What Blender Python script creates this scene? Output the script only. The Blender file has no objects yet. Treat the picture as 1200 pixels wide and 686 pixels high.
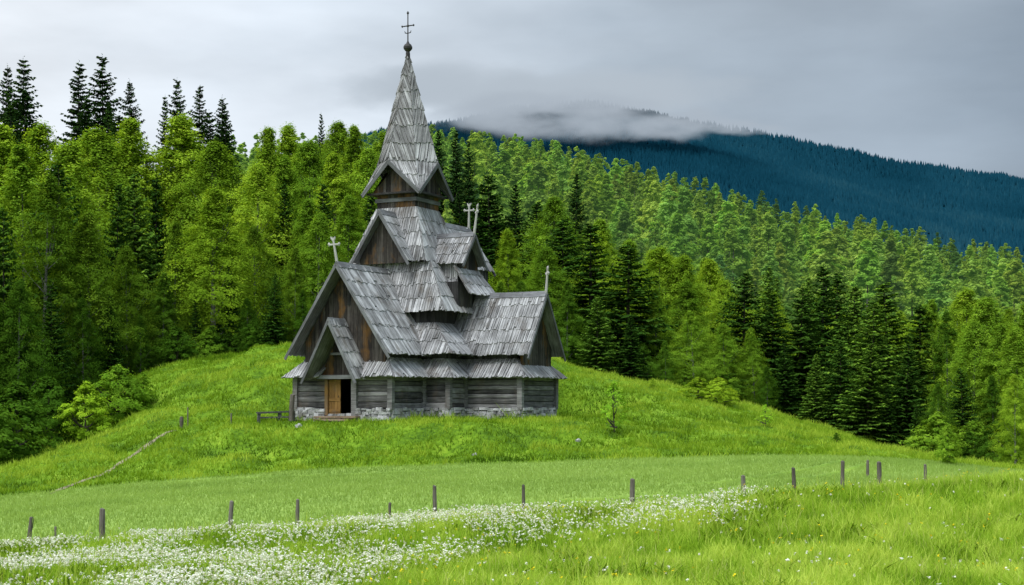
import bpy, math, random
import numpy as np
from mathutils import Vector, Matrix

random.seed(11)
RNG = np.random.default_rng(5)
R = math.radians
scene = bpy.context.scene
COL = scene.collection
F = 1700.0          # focal length in pixels of the 1200 px wide photograph
HOR = 470.0         # row of the horizon
EYE = 3.0           # eye level in metres


# ------------------------------------------------------------------ small helpers
def smooth(e0, e1, x):
    t = np.clip((x - e0) / (e1 - e0), 0, 1)
    return t * t * (3 - 2 * t)


def _hash(ix, iy, seed):
    h = (ix.astype(np.int64) * 374761393 + iy.astype(np.int64) * 668265263 + seed * 1442695041) & 0xFFFFFFFF
    h = ((h ^ (h >> 13)) * 1274126177) & 0xFFFFFFFF
    h = h ^ (h >> 16)
    return (h & 0xFFFF) / 65535.0


def vnoise(x, y, seed=0):
    x = np.asarray(x, float); y = np.asarray(y, float)
    ix = np.floor(x); iy = np.floor(y)
    fx = x - ix; fy = y - iy
    fx = fx * fx * (3 - 2 * fx); fy = fy * fy * (3 - 2 * fy)
    a = _hash(ix, iy, seed); b = _hash(ix + 1, iy, seed)
    c = _hash(ix, iy + 1, seed); d = _hash(ix + 1, iy + 1, seed)
    return (a + (b - a) * fx) * (1 - fy) + (c + (d - c) * fx) * fy


def fbm(x, y, seed=0, octaves=3):
    s = 0.0; amp = 1.0; tot = 0.0
    for o in range(octaves):
        s = s + amp * vnoise(x * 2 ** o, y * 2 ** o, seed + 17 * o)
        tot += amp; amp *= 0.5
    return s / tot


def pchip(xs, ys, xq):
    xs = np.asarray(xs, float); ys = np.asarray(ys, float)
    h = np.diff(xs); d = np.diff(ys) / h
    m = np.zeros(len(xs))
    for i in range(1, len(xs) - 1):
        if d[i - 1] * d[i] > 0:
            w1 = 2 * h[i] + h[i - 1]; w2 = h[i] + 2 * h[i - 1]
            m[i] = (w1 + w2) / (w1 / d[i - 1] + w2 / d[i])
    m[0] = d[0]; m[-1] = d[-1]
    xq = np.clip(xq, xs[0], xs[-1])
    k = np.clip(np.searchsorted(xs, xq) - 1, 0, len(h) - 1)
    t = (xq - xs[k]) / h[k]
    return ((2 * t**3 - 3 * t**2 + 1) * ys[k] + (t**3 - 2 * t**2 + t) * h[k] * m[k]
            + (-2 * t**3 + 3 * t**2) * ys[k + 1] + (t**3 - t**2) * h[k] * m[k + 1])


# ------------------------------------------------------------------ materials
def new_mat(name):
    m = bpy.data.materials.new(name); m.use_nodes = True
    nt = m.node_tree; nt.nodes.clear()
    return m, nt


def node(nt, kind, **kw):
    n = nt.nodes.new(kind)
    for k, v in kw.items():
        if k in n.inputs.keys() if isinstance(k, str) else False:
            n.inputs[k].default_value = v
        else:
            setattr(n, k, v)
    return n


def ramp(nt, fac, stops):
    r = nt.nodes.new('ShaderNodeValToRGB')
    els = r.color_ramp.elements
    while len(els) < len(stops): els.new(0.5)
    for e, (p, c) in zip(els, stops):
        e.position = p; e.color = (c[0], c[1], c[2], 1)
    nt.links.new(fac, r.inputs[0])
    return r.outputs[0]


def math_n(nt, op, a, b=0.0, c=None):
    n = nt.nodes.new('ShaderNodeMath'); n.operation = op
    for i, v in enumerate((a, b) if c is None else (a, b, c)):
        if isinstance(v, (int, float)): n.inputs[i].default_value = v
        else: nt.links.new(v, n.inputs[i])
    return n.outputs[0]


def noise_n(nt, vec, scale, detail=4, rough=0.55):
    n = nt.nodes.new('ShaderNodeTexNoise')
    n.inputs['Scale'].default_value = scale; n.inputs['Detail'].default_value = detail
    n.inputs['Roughness'].default_value = rough
    nt.links.new(vec, n.inputs['Vector'])
    return n.outputs['Fac']


def mapping(nt, vec, scale):
    n = nt.nodes.new('ShaderNodeMapping'); n.inputs['Scale'].default_value = scale
    nt.links.new(vec, n.inputs['Vector'])
    return n.outputs[0]


def mix_col(nt, fac, a, b, mode='MIX'):
    n = nt.nodes.new('ShaderNodeMix'); n.data_type = 'RGBA'; n.blend_type = mode
    for i, v in ((0, fac), (6, a), (7, b)):
        if isinstance(v, (int, float)): n.inputs[i].default_value = v
        elif isinstance(v, tuple): n.inputs[i].default_value = (*v, 1) if len(v) == 3 else v
        else: nt.links.new(v, n.inputs[i])
    return n.outputs[2]


def attr(nt, name):
    n = nt.nodes.new('ShaderNodeAttribute'); n.attribute_name = name
    return n.outputs['Fac']


def finish(nt, color, rough=0.85, bump=None, bump_strength=0.3, bump_dist=0.02, spec=0.25):
    b = nt.nodes.new('ShaderNodeBsdfPrincipled')
    b.inputs['Roughness'].default_value = rough
    b.inputs['Specular IOR Level'].default_value = spec
    if isinstance(color, tuple): b.inputs['Base Color'].default_value = (*color, 1)
    else: nt.links.new(color, b.inputs['Base Color'])
    if bump is not None:
        bn = nt.nodes.new('ShaderNodeBump'); bn.inputs['Strength'].default_value = bump_strength
        bn.inputs['Distance'].default_value = bump_dist
        nt.links.new(bump, bn.inputs['Height']); nt.links.new(bn.outputs[0], b.inputs['Normal'])
    o = nt.nodes.new('ShaderNodeOutputMaterial')
    nt.links.new(b.outputs[0], o.inputs[0])


def wood_mat(name, dark, mid, light, patch=None, patch_lo=0.55, patch_hi=0.7, grain=(21, 0.9, 1)):
    m, nt = new_mat(name)
    tc = nt.nodes.new('ShaderNodeTexCoord')
    g = noise_n(nt, mapping(nt, tc.outputs['UV'], grain), 1.0, 6, 0.65)
    w = noise_n(nt, tc.outputs['Object'], 0.9, 4, 0.6)
    v = math_n(nt, 'ADD', math_n(nt, 'MULTIPLY', g, 0.75), math_n(nt, 'MULTIPLY', attr(nt, 'tone'), 0.38))
    v = math_n(nt, 'ADD', v, math_n(nt, 'MULTIPLY', math_n(nt, 'SUBTRACT', w, 0.5), 0.50))
    c = ramp(nt, v, [(0.30, dark), (0.56, mid), (0.86, light)])
    if patch is not None:
        p = noise_n(nt, mapping(nt, tc.outputs['Object'], (1.3, 1.3, 0.6)), 1.0, 4, 0.6)
        mr = nt.nodes.new('ShaderNodeMapRange'); mr.inputs[1].default_value = patch_lo; mr.inputs[2].default_value = patch_hi
        nt.links.new(p, mr.inputs[0])
        c = mix_col(nt, math_n(nt, 'MULTIPLY', mr.outputs[0], 0.8), c, patch)
    finish(nt, c, 0.8, g, 0.5, 0.015)
    return m


def foliage_mat(name, dark, mid, light, trans=0.3, vary=0.25, use_color=False, haze_glow=None):
    m, nt = new_mat(name)
    oi = nt.nodes.new('ShaderNodeObjectInfo')
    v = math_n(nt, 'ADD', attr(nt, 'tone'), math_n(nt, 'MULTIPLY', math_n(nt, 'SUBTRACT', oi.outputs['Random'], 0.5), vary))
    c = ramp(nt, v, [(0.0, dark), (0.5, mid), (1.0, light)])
    if use_color: c = mix_col(nt, 1.0, c, oi.outputs['Color'], 'MULTIPLY')
    d = nt.nodes.new('ShaderNodeBsdfDiffuse'); t = nt.nodes.new('ShaderNodeBsdfTranslucent')
    nt.links.new(c, d.inputs[0])
    c2 = mix_col(nt, 1.0, c, (1.15, 1.0, 0.55), 'MULTIPLY')
    nt.links.new(c2, t.inputs[0])
    mx = nt.nodes.new('ShaderNodeMixShader'); mx.inputs[0].default_value = trans
    nt.links.new(d.outputs[0], mx.inputs[1]); nt.links.new(t.outputs[0], mx.inputs[2])
    res = mx.outputs[0]
    if haze_glow is not None:  # constant emission put into the leaves as distance haze
        em = nt.nodes.new('ShaderNodeEmission'); em.inputs[0].default_value = (*haze_glow, 1); em.inputs[1].default_value = 1.0
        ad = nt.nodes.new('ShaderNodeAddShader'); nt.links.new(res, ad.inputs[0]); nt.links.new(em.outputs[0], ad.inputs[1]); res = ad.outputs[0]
    o = nt.nodes.new('ShaderNodeOutputMaterial'); nt.links.new(res, o.inputs[0])
    return m


M = {}
M['shake'] = wood_mat('weathered shakes', (0.034, 0.031, 0.029), (0.27, 0.268, 0.268), (0.74, 0.74, 0.745), (0.125, 0.105, 0.085), 0.54, 0.72)
M['spire_shake'] = wood_mat('weathered spire shakes', (0.038, 0.035, 0.033), (0.24, 0.236, 0.233), (0.64, 0.635, 0.63),
                            (0.11, 0.09, 0.07), 0.56, 0.72)
M['log'] = wood_mat('grey log wood', (0.018, 0.017, 0.017), (0.115, 0.112, 0.110), (0.34, 0.335, 0.33), (0.13, 0.10, 0.075), 0.56, 0.75, (1.2, 14, 1))
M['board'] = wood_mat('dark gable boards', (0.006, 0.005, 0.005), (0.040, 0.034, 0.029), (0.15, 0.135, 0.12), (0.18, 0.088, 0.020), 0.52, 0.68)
M['dark_board'] = wood_mat('dark wall boards', (0.008, 0.008, 0.008), (0.045, 0.043, 0.042), (0.12, 0.118, 0.115), (0.08, 0.055, 0.035), 0.58, 0.75)  # dark board colours for upper walls, floor and soffit
M['barge'] = wood_mat('grey bargeboards', (0.03, 0.03, 0.03), (0.12, 0.12, 0.125), (0.28, 0.29, 0.30))
M['pale'] = wood_mat('pale bleached wood', (0.14, 0.135, 0.12), (0.36, 0.35, 0.32), (0.6, 0.59, 0.56))
M['door'] = wood_mat('orange brown door wood', (0.05, 0.028, 0.010), (0.23, 0.125, 0.035), (0.36, 0.22, 0.075), (0.15, 0.12, 0.09), 0.55, 0.7)
M['step'] = wood_mat('worn step boards', (0.05, 0.035, 0.025), (0.20, 0.14, 0.09), (0.36, 0.29, 0.22))
M['post'] = wood_mat('fence post wood', (0.030, 0.026, 0.022), (0.14, 0.12, 0.10), (0.34, 0.31, 0.28))


def stone_mat():
    m, nt = new_mat('rubble stone')
    tc = nt.nodes.new('ShaderNodeTexCoord')
    a = noise_n(nt, tc.outputs['Object'], 3.5, 7, 0.65)
    b = noise_n(nt, tc.outputs['Object'], 14, 4, 0.6)
    v = math_n(nt, 'ADD', math_n(nt, 'MULTIPLY', a, 0.85), math_n(nt, 'MULTIPLY', attr(nt, 'tone'), 0.22))
    c = ramp(nt, v, [(0.30, (0.09, 0.09, 0.088)), (0.5, (0.33, 0.33, 0.325)), (0.75, (0.60, 0.60, 0.60))])
    w = noise_n(nt, tc.outputs['Object'], 1.1, 3)
    mr = nt.nodes.new('ShaderNodeMapRange'); mr.inputs[1].default_value = 0.55; mr.inputs[2].default_value = 0.72
    nt.links.new(w, mr.inputs[0])
    c = mix_col(nt, math_n(nt, 'MULTIPLY', mr.outputs[0], 0.5), c, (0.15, 0.13, 0.075))
    finish(nt, c, 0.9, b, 0.6, 0.03)
    return m


M['stone'] = stone_mat()
m, nt = new_mat('dark iron'); tc = nt.nodes.new('ShaderNodeTexCoord')
finish(nt, ramp(nt, noise_n(nt, tc.outputs['Object'], 8), [(0.3, (0.015, 0.015, 0.016)), (0.7, (0.06, 0.055, 0.05))]), 0.6); M['iron'] = m
m, nt = new_mat('bark'); tc = nt.nodes.new('ShaderNodeTexCoord')
finish(nt, ramp(nt, noise_n(nt, mapping(nt, tc.outputs['Object'], (6, 6, 1)), 1.0, 5), [(0.3, (0.02, 0.017, 0.014)), (0.7, (0.12, 0.10, 0.085))]), 0.9); M['bark'] = m
m, nt = new_mat('pale bark'); tc = nt.nodes.new('ShaderNodeTexCoord')
finish(nt, ramp(nt, noise_n(nt, mapping(nt, tc.outputs['Object'], (2, 2, 5)), 1.0, 5), [(0.35, (0.05, 0.045, 0.04)), (0.6, (0.26, 0.25, 0.23))]), 0.9); M['pale_bark'] = m

M['leaf'] = foliage_mat('spring leaves', (0.030, 0.074, 0.009), (0.120, 0.240, 0.020), (0.29, 0.46, 0.045), 0.40, 0.30, True)
M['needle'] = foliage_mat('spruce needles', (0.014, 0.040, 0.009), (0.050, 0.120, 0.020), (0.140, 0.26, 0.034), 0.12, 0.3, True)
M['hazed_hill_leaf'] = foliage_mat('hazed hillside leaves', (0.13, 0.235, 0.036), (0.27, 0.445, 0.062), (0.44, 0.61, 0.095), 0.45, 0.30, True, (0.013, 0.026, 0.013))  # lightened colours and a faint glow stand in for distance haze
M['hazed_far_needle'] = foliage_mat('haze-blue spruce needles', (0.002, 0.024, 0.040), (0.006, 0.043, 0.068), (0.022, 0.075, 0.095), 0.0, 0.0)  # distance haze put into the needles as a blue base colour
M['meadow_grass'] = foliage_mat('meadow grass blades', (0.060, 0.145, 0.010), (0.275, 0.47, 0.030), (0.60, 0.74, 0.13), 0.35, 0.0)
M['field_grass'] = foliage_mat('crop blades', (0.17, 0.28, 0.055), (0.31, 0.455, 0.105), (0.40, 0.54, 0.15), 0.3, 0.0)
M['hill_grass'] = foliage_mat('hill grass blades', (0.045, 0.105, 0.006), (0.185, 0.325, 0.018), (0.38, 0.52, 0.055), 0.3, 0.0)
M['straw'] = foliage_mat('straw stalks', (0.16, 0.24, 0.03), (0.42, 0.50, 0.10), (0.66, 0.66, 0.26), 0.3, 0.0)
M['white_petal'] = foliage_mat('white petals', (0.58, 0.63, 0.42), (0.80, 0.81, 0.70), (0.88, 0.88, 0.83), 0.2, 0.0)
M['yellow_petal'] = foliage_mat('yellow petals', (0.6, 0.42, 0.01), (0.75, 0.60, 0.02), (0.85, 0.72, 0.04), 0.2, 0.0)


def ground_mat():
    m, nt = new_mat('ground')
    tc = nt.nodes.new('ShaderNodeTexCoord')
    p = tc.outputs['Object']
    n1 = noise_n(nt, p, 0.55, 5, 0.6); n2 = noise_n(nt, p, 5.0, 4, 0.6)
    v = math_n(nt, 'ADD', math_n(nt, 'MULTIPLY', n1, 0.6), math_n(nt, 'MULTIPLY', n2, 0.4))
    hill = ramp(nt, v, [(0.36, (0.040, 0.095, 0.006)), (0.52, (0.13, 0.24, 0.012)), (0.66, (0.25, 0.37, 0.030))])
    field = ramp(nt, v, [(0.35, (0.17, 0.27, 0.05)), (0.65, (0.29, 0.41, 0.09))])
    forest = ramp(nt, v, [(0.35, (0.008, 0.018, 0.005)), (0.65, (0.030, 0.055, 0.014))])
    c = mix_col(nt, attr(nt, 'field'), hill, field)
    c = mix_col(nt, attr(nt, 'forest'), c, forest)
    finish(nt, c, 0.95, n2, 0.6, 0.08, 0.1)
    return m


M['ground'] = ground_mat()
m, nt = new_mat('trodden earth'); tc = nt.nodes.new('ShaderNodeTexCoord')
finish(nt, ramp(nt, noise_n(nt, tc.outputs['Object'], 3.0, 6), [(0.35, (0.13, 0.12, 0.055)), (0.65, (0.33, 0.275, 0.19))]), 0.95, noise_n(nt, tc.outputs['Object'], 12), 0.5, 0.03); M['earth'] = m
m, nt = new_mat('haze-blue forest floor'); tc = nt.nodes.new('ShaderNodeTexCoord')
finish(nt, ramp(nt, noise_n(nt, tc.outputs['Object'], 0.02, 8, 0.65), [(0.35, (0.001, 0.030, 0.055)), (0.65, (0.006, 0.062, 0.10))]), 1.0, spec=0.0); M['mountain'] = m  # blue of the distance haze put into the ground colour


# ------------------------------------------------------------------ mesh building
class MB:
    """collects polygons with a tone per face and uv per corner; build() links ONE mesh object"""
    def __init__(self):
        self.v = []; self.f = []; self.t = []; self.uv = []

    def poly(self, pts, tone=0.5, uv=None):
        i = len(self.v)
        self.v.extend([tuple(p) for p in pts])
        self.f.append(tuple(range(i, i + len(pts)))); self.t.append(tone)
        if uv is None: uv = [(p[0] + p[1], p[2]) for p in pts]
        self.uv.extend(uv)

    def prism(self, bottom, top, tone, uvs):
        """closed solid between two loops of equal length (loops counter-clockwise seen from the top side)"""
        n = len(top)
        self.poly(top, tone, uvs)
        self.poly(bottom[::-1], tone * 0.8, uvs[::-1])
        for i in range(n):
            j = (i + 1) % n
            self.poly([bottom[i], bottom[j], top[j], top[i]], tone * 0.75, [uvs[i], uvs[j], uvs[j], uvs[i]])

    def box(self, c, ax, ay, az, tone=0.5, jit=0.0):
        """c centre, three half-extent vectors; uv: u across, v along the longest axis"""
        c = Vector(c); ax = Vector(ax); ay = Vector(ay); az = Vector(az)
        P = []
        for sx in (-1, 1):
            for sy in (-1, 1):
                for sz in (-1, 1):
                    p = c + ax * sx + ay * sy + az * sz
                    if jit: p = p + Vector((random.uniform(-jit, jit), random.uniform(-jit, jit), random.uniform(-jit, jit)))
                    P.append(p)
        L = [(ax.length, 0), (ay.length, 1), (az.length, 2)]; L.sort()
        long_i = L[2][1]
        o = random.uniform(0, 50); o2 = random.uniform(0, 50)
        def uvp(k):
            s = ((k >> 2) * 2 - 1, ((k >> 1) & 1) * 2 - 1, (k & 1) * 2 - 1)
            le = (ax.length, ay.length, az.length)
            along = s[long_i] * le[long_i]
            across = sum(s[q] * le[q] for q in range(3) if q != long_i)
            return (across + o, along + o2)
        flip = ax.cross(ay).dot(az) < 0
        for q in ((0, 1, 3, 2), (4, 6, 7, 5), (0, 4, 5, 1), (2, 3, 7, 6), (0, 2, 6, 4), (1, 5, 7, 3)):
            if flip: q = q[::-1]
            self.poly([P[k] for k in q], tone, [uvp(k) for k in q])

    def bar(self, p0, p1, w, t, side=None, tone=0.5, jit=0.0):
        """rectangular bar from p0 to p1; w across along `side`, t the other way (full sizes)"""
        p0 = Vector(p0); p1 = Vector(p1); d = p1 - p0
        side = Vector(side) if side is not None else (Vector((0, 0, 1)) if abs(d.normalized().z) < 0.9 else Vector((1, 0, 0)))
        side = (side - d * side.dot(d) / d.length_squared).normalized()
        o = d.cross(side).normalized()
        self.box((p0 + p1) / 2, side * w / 2, o * t / 2, d / 2, tone, jit)

    def tube(self, pts, radii, n=8, tone=0.5, cap=True):
        rings = []
        pts = [Vector(p) for p in pts]
        for i, (p, r) in enumerate(zip(pts, radii)):
            d = (pts[min(i + 1, len(pts) - 1)] - pts[max(i - 1, 0)]).normalized()
            s = d.cross(Vector((0.31, 0.9, 0.29))).normalized(); o = d.cross(s)
            rings.append([p + (s * math.cos(2 * math.pi * k / n) + o * math.sin(2 * math.pi * k / n)) * r for k in range(n)])
        for i in range(len(rings) - 1):
            for k in range(n):
                j = (k + 1) % n
                self.poly([rings[i][k], rings[i][j], rings[i + 1][j], rings[i + 1][k]], tone,
                          [(k * .1, i * .5), (k * .1 + .1, i * .5), (k * .1 + .1, i * .5 + .5), (k * .1, i * .5 + .5)])
        if cap:
            self.poly(rings[0][::-1], tone, [(0, 0)] * n); self.poly(rings[-1], tone, [(0, 0)] * n)

    def build(self, name, mat, parent=None, smooth_shade=False):
        me = bpy.data.meshes.new(name)
        me.from_pydata(self.v, [], self.f)
        a = me.attributes.new('tone', 'FLOAT', 'FACE'); a.data.foreach_set('value', np.array(self.t, np.float32))
        u = me.uv_layers.new(name='UVMap'); u.data.foreach_set('uv', np.array(self.uv, np.float32).ravel())
        me.materials.append(mat)
        if smooth_shade: me.polygons.foreach_set('use_smooth', np.ones(len(me.polygons), bool))
        o = bpy.data.objects.new(name, me); COL.objects.link(o)
        if parent is not None: o.parent = parent
        return o


def np_mesh(name, verts, faces_n, tone, mats, mat_idx=None, smooth_shade=False):
    """verts (N,3); faces_n list of (M,k) index arrays; tone per vertex"""
    me = bpy.data.meshes.new(name)
    me.vertices.add(len(verts)); me.vertices.foreach_set('co', np.asarray(verts, np.float32).ravel())
    loops = np.concatenate([f.ravel() for f in faces_n]); counts = np.concatenate([np.full(len(f), f.shape[1]) for f in faces_n])
    me.loops.add(len(loops)); me.loops.foreach_set('vertex_index', loops.astype(np.int32))
    starts = np.concatenate([[0], np.cumsum(counts)[:-1]])
    me.polygons.add(len(counts)); me.polygons.foreach_set('loop_start', starts.astype(np.int32))
    if mat_idx is not None: me.polygons.foreach_set('material_index', mat_idx.astype(np.int32))
    if smooth_shade: me.polygons.foreach_set('use_smooth', np.ones(len(counts), bool))
    for m in mats: me.materials.append(m)
    if tone is not None:
        a = me.attributes.new('tone', 'FLOAT', 'POINT'); a.data.foreach_set('value', np.asarray(tone, np.float32))
    me.update(calc_edges=True)
    return me


def link(name, me, parent=None):
    o = bpy.data.objects.new(name, me); COL.objects.link(o)
    if parent is not None: o.parent = parent
    return o


def tag(o, label=None, cat=None, group=None, kind=None):
    if label: o['label'] = label
    if cat: o['category'] = cat
    if group: o['group'] = group
    if kind: o['kind'] = kind
    return o


def empty(name, loc, rz=0.0, scale=(1, 1, 1)):
    o = bpy.data.objects.new(name, None); COL.objects.link(o)
    o.empty_display_size = 0.2
    o.location = loc; o.rotation_euler = (0, 0, rz); o.scale = scale
    return o


# ------------------------------------------------------------------ terrain
PXC = [-500, -200, 0, 100, 200, 300, 400, 500, 600, 700, 800, 900, 1000, 1100, 1200, 1400, 1700]
ROWS = {
    2: [1915] * 17, 5: [1099] * 17, 10: [840] * 17, 17: [745] * 17,
    24: [710, 708, 706, 705, 704, 702, 701, 700, 699, 698, 697, 696, 695, 694, 693, 690, 686],
    31: [694, 684, 676, 673, 670, 667, 664, 660, 656, 652, 648, 643, 638, 633, 628, 618, 606],
    38: [690, 668, 652, 645, 638, 631, 624, 619, 614, 608, 601, 592, 584, 576, 568, 553, 540],
    45: [690, 670, 657, 650, 643, 636, 630, 627, 626, 624, 620, 614, 607, 599, 588, 571, 556],
    54: [650, 630, 612, 600, 591, 585, 580, 577, 575, 571, 567, 564, 563, 566, 570, 566, 560],
    63: [620, 600, 582, 572, 563, 556, 550, 546, 543, 540, 537, 535, 536, 543, 553, 560, 560],
    72: [600, 575, 550, 535, 517, 503, 497, 496, 497, 502, 507, 515, 528, 542, 553, 560, 562],
    84: [585, 560, 535, 510, 470, 450, 440, 440, 450, 460, 475, 495, 520, 541, 555, 562, 564],
    98: [575, 545, 515, 470, 428, 411, 404, 404, 415, 441, 461, 486, 513, 541, 556, 564, 566],
    108: [570, 540, 512, 474, 436, 419, 412, 412, 421, 448, 469, 493, 519, 545, 558, 565, 568],
    150: [480, 460, 440, 415, 400, 390, 390, 395, 405, 425, 445, 466, 488, 507, 517, 525, 530],
    200: [330, 310, 300, 300, 300, 305, 320, 340, 360, 380, 400, 420, 440, 455, 465, 480, 490],
    280: [335, 320, 312, 305, 296, 288, 275, 265, 285, 306, 331, 356, 381, 402, 420, 440, 460],
    400: [265, 258, 250, 247, 246, 245, 245, 243, 256, 276, 301, 327, 351, 373, 391, 416, 440],
    600: [232, 227, 222, 219, 216, 213, 209, 206, 212, 230, 255, 285, 308, 330, 348, 376, 410],
    760: [262, 257, 252, 249, 246, 243, 239, 236, 242, 260, 285, 312, 332, 352, 368, 392, 420],
    1100: [360] * 17, 1500: [420] * 17, 3000: [452] * 17, 8000: [465] * 17,
}
_DY = sorted(ROWS); _LD = np.log(np.array(_DY, float))
_PXD = np.arange(-500, 1701, 10.0)
_rows = np.array([pchip(PXC, ROWS[y], _PXD) for y in _DY])
_LQ = np.linspace(_LD[0], _LD[-1], 900)
_TAB = np.array([pchip(_LD, _rows[:, j], _LQ) for j in range(len(_PXD))]).T

CX, CY, CZ = (478 - 600) / F * 79, 79.0, EYE - 20 / F * 79
ALPHA = R(27)
SA, CA = math.sin(ALPHA), math.cos(ALPHA)


def to_church(X, Y):
    dx = X - CX; dy = Y - CY
    b = dx * CA - dy * SA
    a = -(dx * SA + dy * CA)
    return a, b


def ground_raw(X, Y):
    X = np.asarray(X, float); Y = np.maximum(np.asarray(Y, float), 2.0)
    px = np.clip(600 + F * X / Y, -500, 1700)
    fj = np.clip((px + 500) / 10, 0, len(_PXD) - 1.001); j = fj.astype(int); fj = fj - j
    fi = np.clip((np.log(Y) - _LQ[0]) / (_LQ[1] - _LQ[0]), 0, len(_LQ) - 1.001); i = fi.astype(int); fi = fi - i
    T = _TAB
    py = (T[i, j] * (1 - fj) + T[i, j + 1] * fj) * (1 - fi) + (T[i + 1, j] * (1 - fj) + T[i + 1, j + 1] * fj) * fi
    return EYE + (HOR - py) / F * Y


def field_edge(X):
    return 63.0 + 0.9 * (fbm(X * 0.25, X * 0 + 3.1, 9, 3) - 0.5)


PATH_XY = None


def ground(X, Y):
    X = np.asarray(X, float); Y = np.asarray(Y, float)
    z = ground_raw(X, Y)
    mound = smooth(63, 67, Y) * (1 - smooth(115, 140, Y))
    lump = (fbm(X * 0.36, Y * 0.42, 3, 3) - 0.5) * 0.95 + (fbm(X * 1.0, Y * 1.0, 8, 2) - 0.5) * 0.42
    lump = lump + (fbm(X * 0.10 + Y * 0.05, Y * 0.75, 13, 3) - 0.5) * 0.55
    if PATH_XY is not None: lump = lump * smooth(0.4, 2.2, path_dist(X, Y))
    z = z + mound * lump
    near = 1 - smooth(41, 46, Y)
    z = z + near * (fbm(X * 0.5, Y * 0.5, 21, 3) - 0.5) * 0.30
    far = smooth(230, 330, Y)
    z = z + far * (fbm(X * 0.02, Y * 0.02, 31, 3) - 0.5) * 9.0
    a, b = to_church(X, Y)
    da = np.maximum(np.maximum(a - 7.2, -8.8 - a), 0); db = np.maximum(np.maximum(b - 8.2, -4.8 - b), 0)
    w = 1 - smooth(0.0, 3.5, np.hypot(da, db))
    z = z * (1 - w) + (CZ - 0.10 + 0.12 * (fbm(X * 0.8, Y * 0.8, 44, 2) - 0.5)) * w
    return z


def hit(px, py, lo=20.0, hi=400.0):
    Y = np.arange(lo, hi, 0.1); X = (px - 600) / F * Y
    gy = HOR - (ground(X, Y) - EYE) / Y * F
    k = np.argmax(gy <= py)
    return float(X[k]), float(Y[k]), float(ground(X[k], Y[k]))


def at(px, Y):
    X = (px - 600) / F * Y
    return X, Y, float(ground(X, Y))


# dirt path on the mound
PATH = [(58, 580), (76, 572), (100, 561), (122, 551), (142, 540), (162, 530), (182, 518), (197, 511), (207, 506)]
PATH_XYZ = [hit(px, py, 50, 120) for px, py in PATH]
PATH_XY = np.array([(p[0], p[1]) for p in PATH_XYZ])


def path_dist(X, Y):
    d = np.full(np.shape(X), 1e9)
    for (x0, y0), (x1, y1) in zip(PATH_XY[:-1], PATH_XY[1:]):
        t = np.clip(((X - x0) * (x1 - x0) + (Y - y0) * (y1 - y0)) / ((x1 - x0)**2 + (y1 - y0)**2), 0, 1)
        d = np.minimum(d, np.hypot(X - x0 - t * (x1 - x0), Y - y0 - t * (y1 - y0)))
    return d


# wheel tracks in the crop field
TRACKS = [[(790, 569), (840, 566), (890, 560), (930, 553), (965, 546), (985, 541)],
          [(930, 563), (965, 558), (995, 551), (1015, 544)],
          [(180, 566), (300, 560), (420, 556), (520, 551), (545, 548)],
          [(620, 590), (700, 585), (780, 581), (860, 576)]]
TRACK_XY = []
for tr in TRACKS:
    pts = [hit(px, py, 44, 64) for px, py in tr]
    TRACK_XY.append(np.array([(p[0], p[1]) for p in pts]))


def track_dist(X, Y):
    d = np.full(np.shape(X), 1e9)
    for P in TRACK_XY:
        for (x0, y0), (x1, y1) in zip(P[:-1], P[1:]):
            t = np.clip(((X - x0) * (x1 - x0) + (Y - y0) * (y1 - y0)) / ((x1 - x0)**2 + (y1 - y0)**2 + 1e-9), 0, 1)
            d = np.minimum(d, np.hypot(X - x0 - t * (x1 - x0), Y - y0 - t * (y1 - y0)))
    return d


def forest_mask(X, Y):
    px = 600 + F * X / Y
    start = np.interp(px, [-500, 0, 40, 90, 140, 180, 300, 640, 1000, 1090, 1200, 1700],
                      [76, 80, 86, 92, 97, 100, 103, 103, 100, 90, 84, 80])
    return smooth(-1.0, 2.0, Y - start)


def build_ground():
    ys = np.concatenate([np.geomspace(2, 22, 24)[:-1], np.arange(22, 112, 0.4), np.geomspace(112, 800, 110), np.geomspace(830, 9000, 16)])
    pxs = np.concatenate([np.array([-9000, -6000, -4000, -2800, -1800, -1200, -800]), np.arange(-500, 1701, 8.0), np.array([2000, 2400, 3000, 4200, 6000, 8500])])
    YY, PP = np.meshgrid(ys, pxs, indexing='ij')
    XX = (PP - 600) / F * YY
    ZZ = ground(XX, YY)
    V = np.stack([XX, YY, ZZ], -1).reshape(-1, 3)
    n, mcols = YY.shape
    idx = np.arange(n * mcols).reshape(n, mcols)
    faces = np.stack([idx[:-1, :-1], idx[:-1, 1:], idx[1:, 1:], idx[1:, :-1]], -1).reshape(-1, 4)
    me = np_mesh('ground', V, [faces], None, [M['ground']], smooth_shade=True)
    fe = field_edge(XX)
    fieldm = (smooth(41, 44, YY) * (1 - smooth(-0.2, 0.3, YY - fe)) * (1 - 0.75 * (1 - smooth(0.1, 0.35, track_dist(XX, YY))))).ravel()
    a = me.attributes.new('field', 'FLOAT', 'POINT'); a.data.foreach_set('value', fieldm.astype(np.float32))
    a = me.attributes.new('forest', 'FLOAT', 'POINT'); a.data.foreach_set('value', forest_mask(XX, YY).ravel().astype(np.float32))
    tag(link('ground', me), kind='structure')


build_ground()


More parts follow.
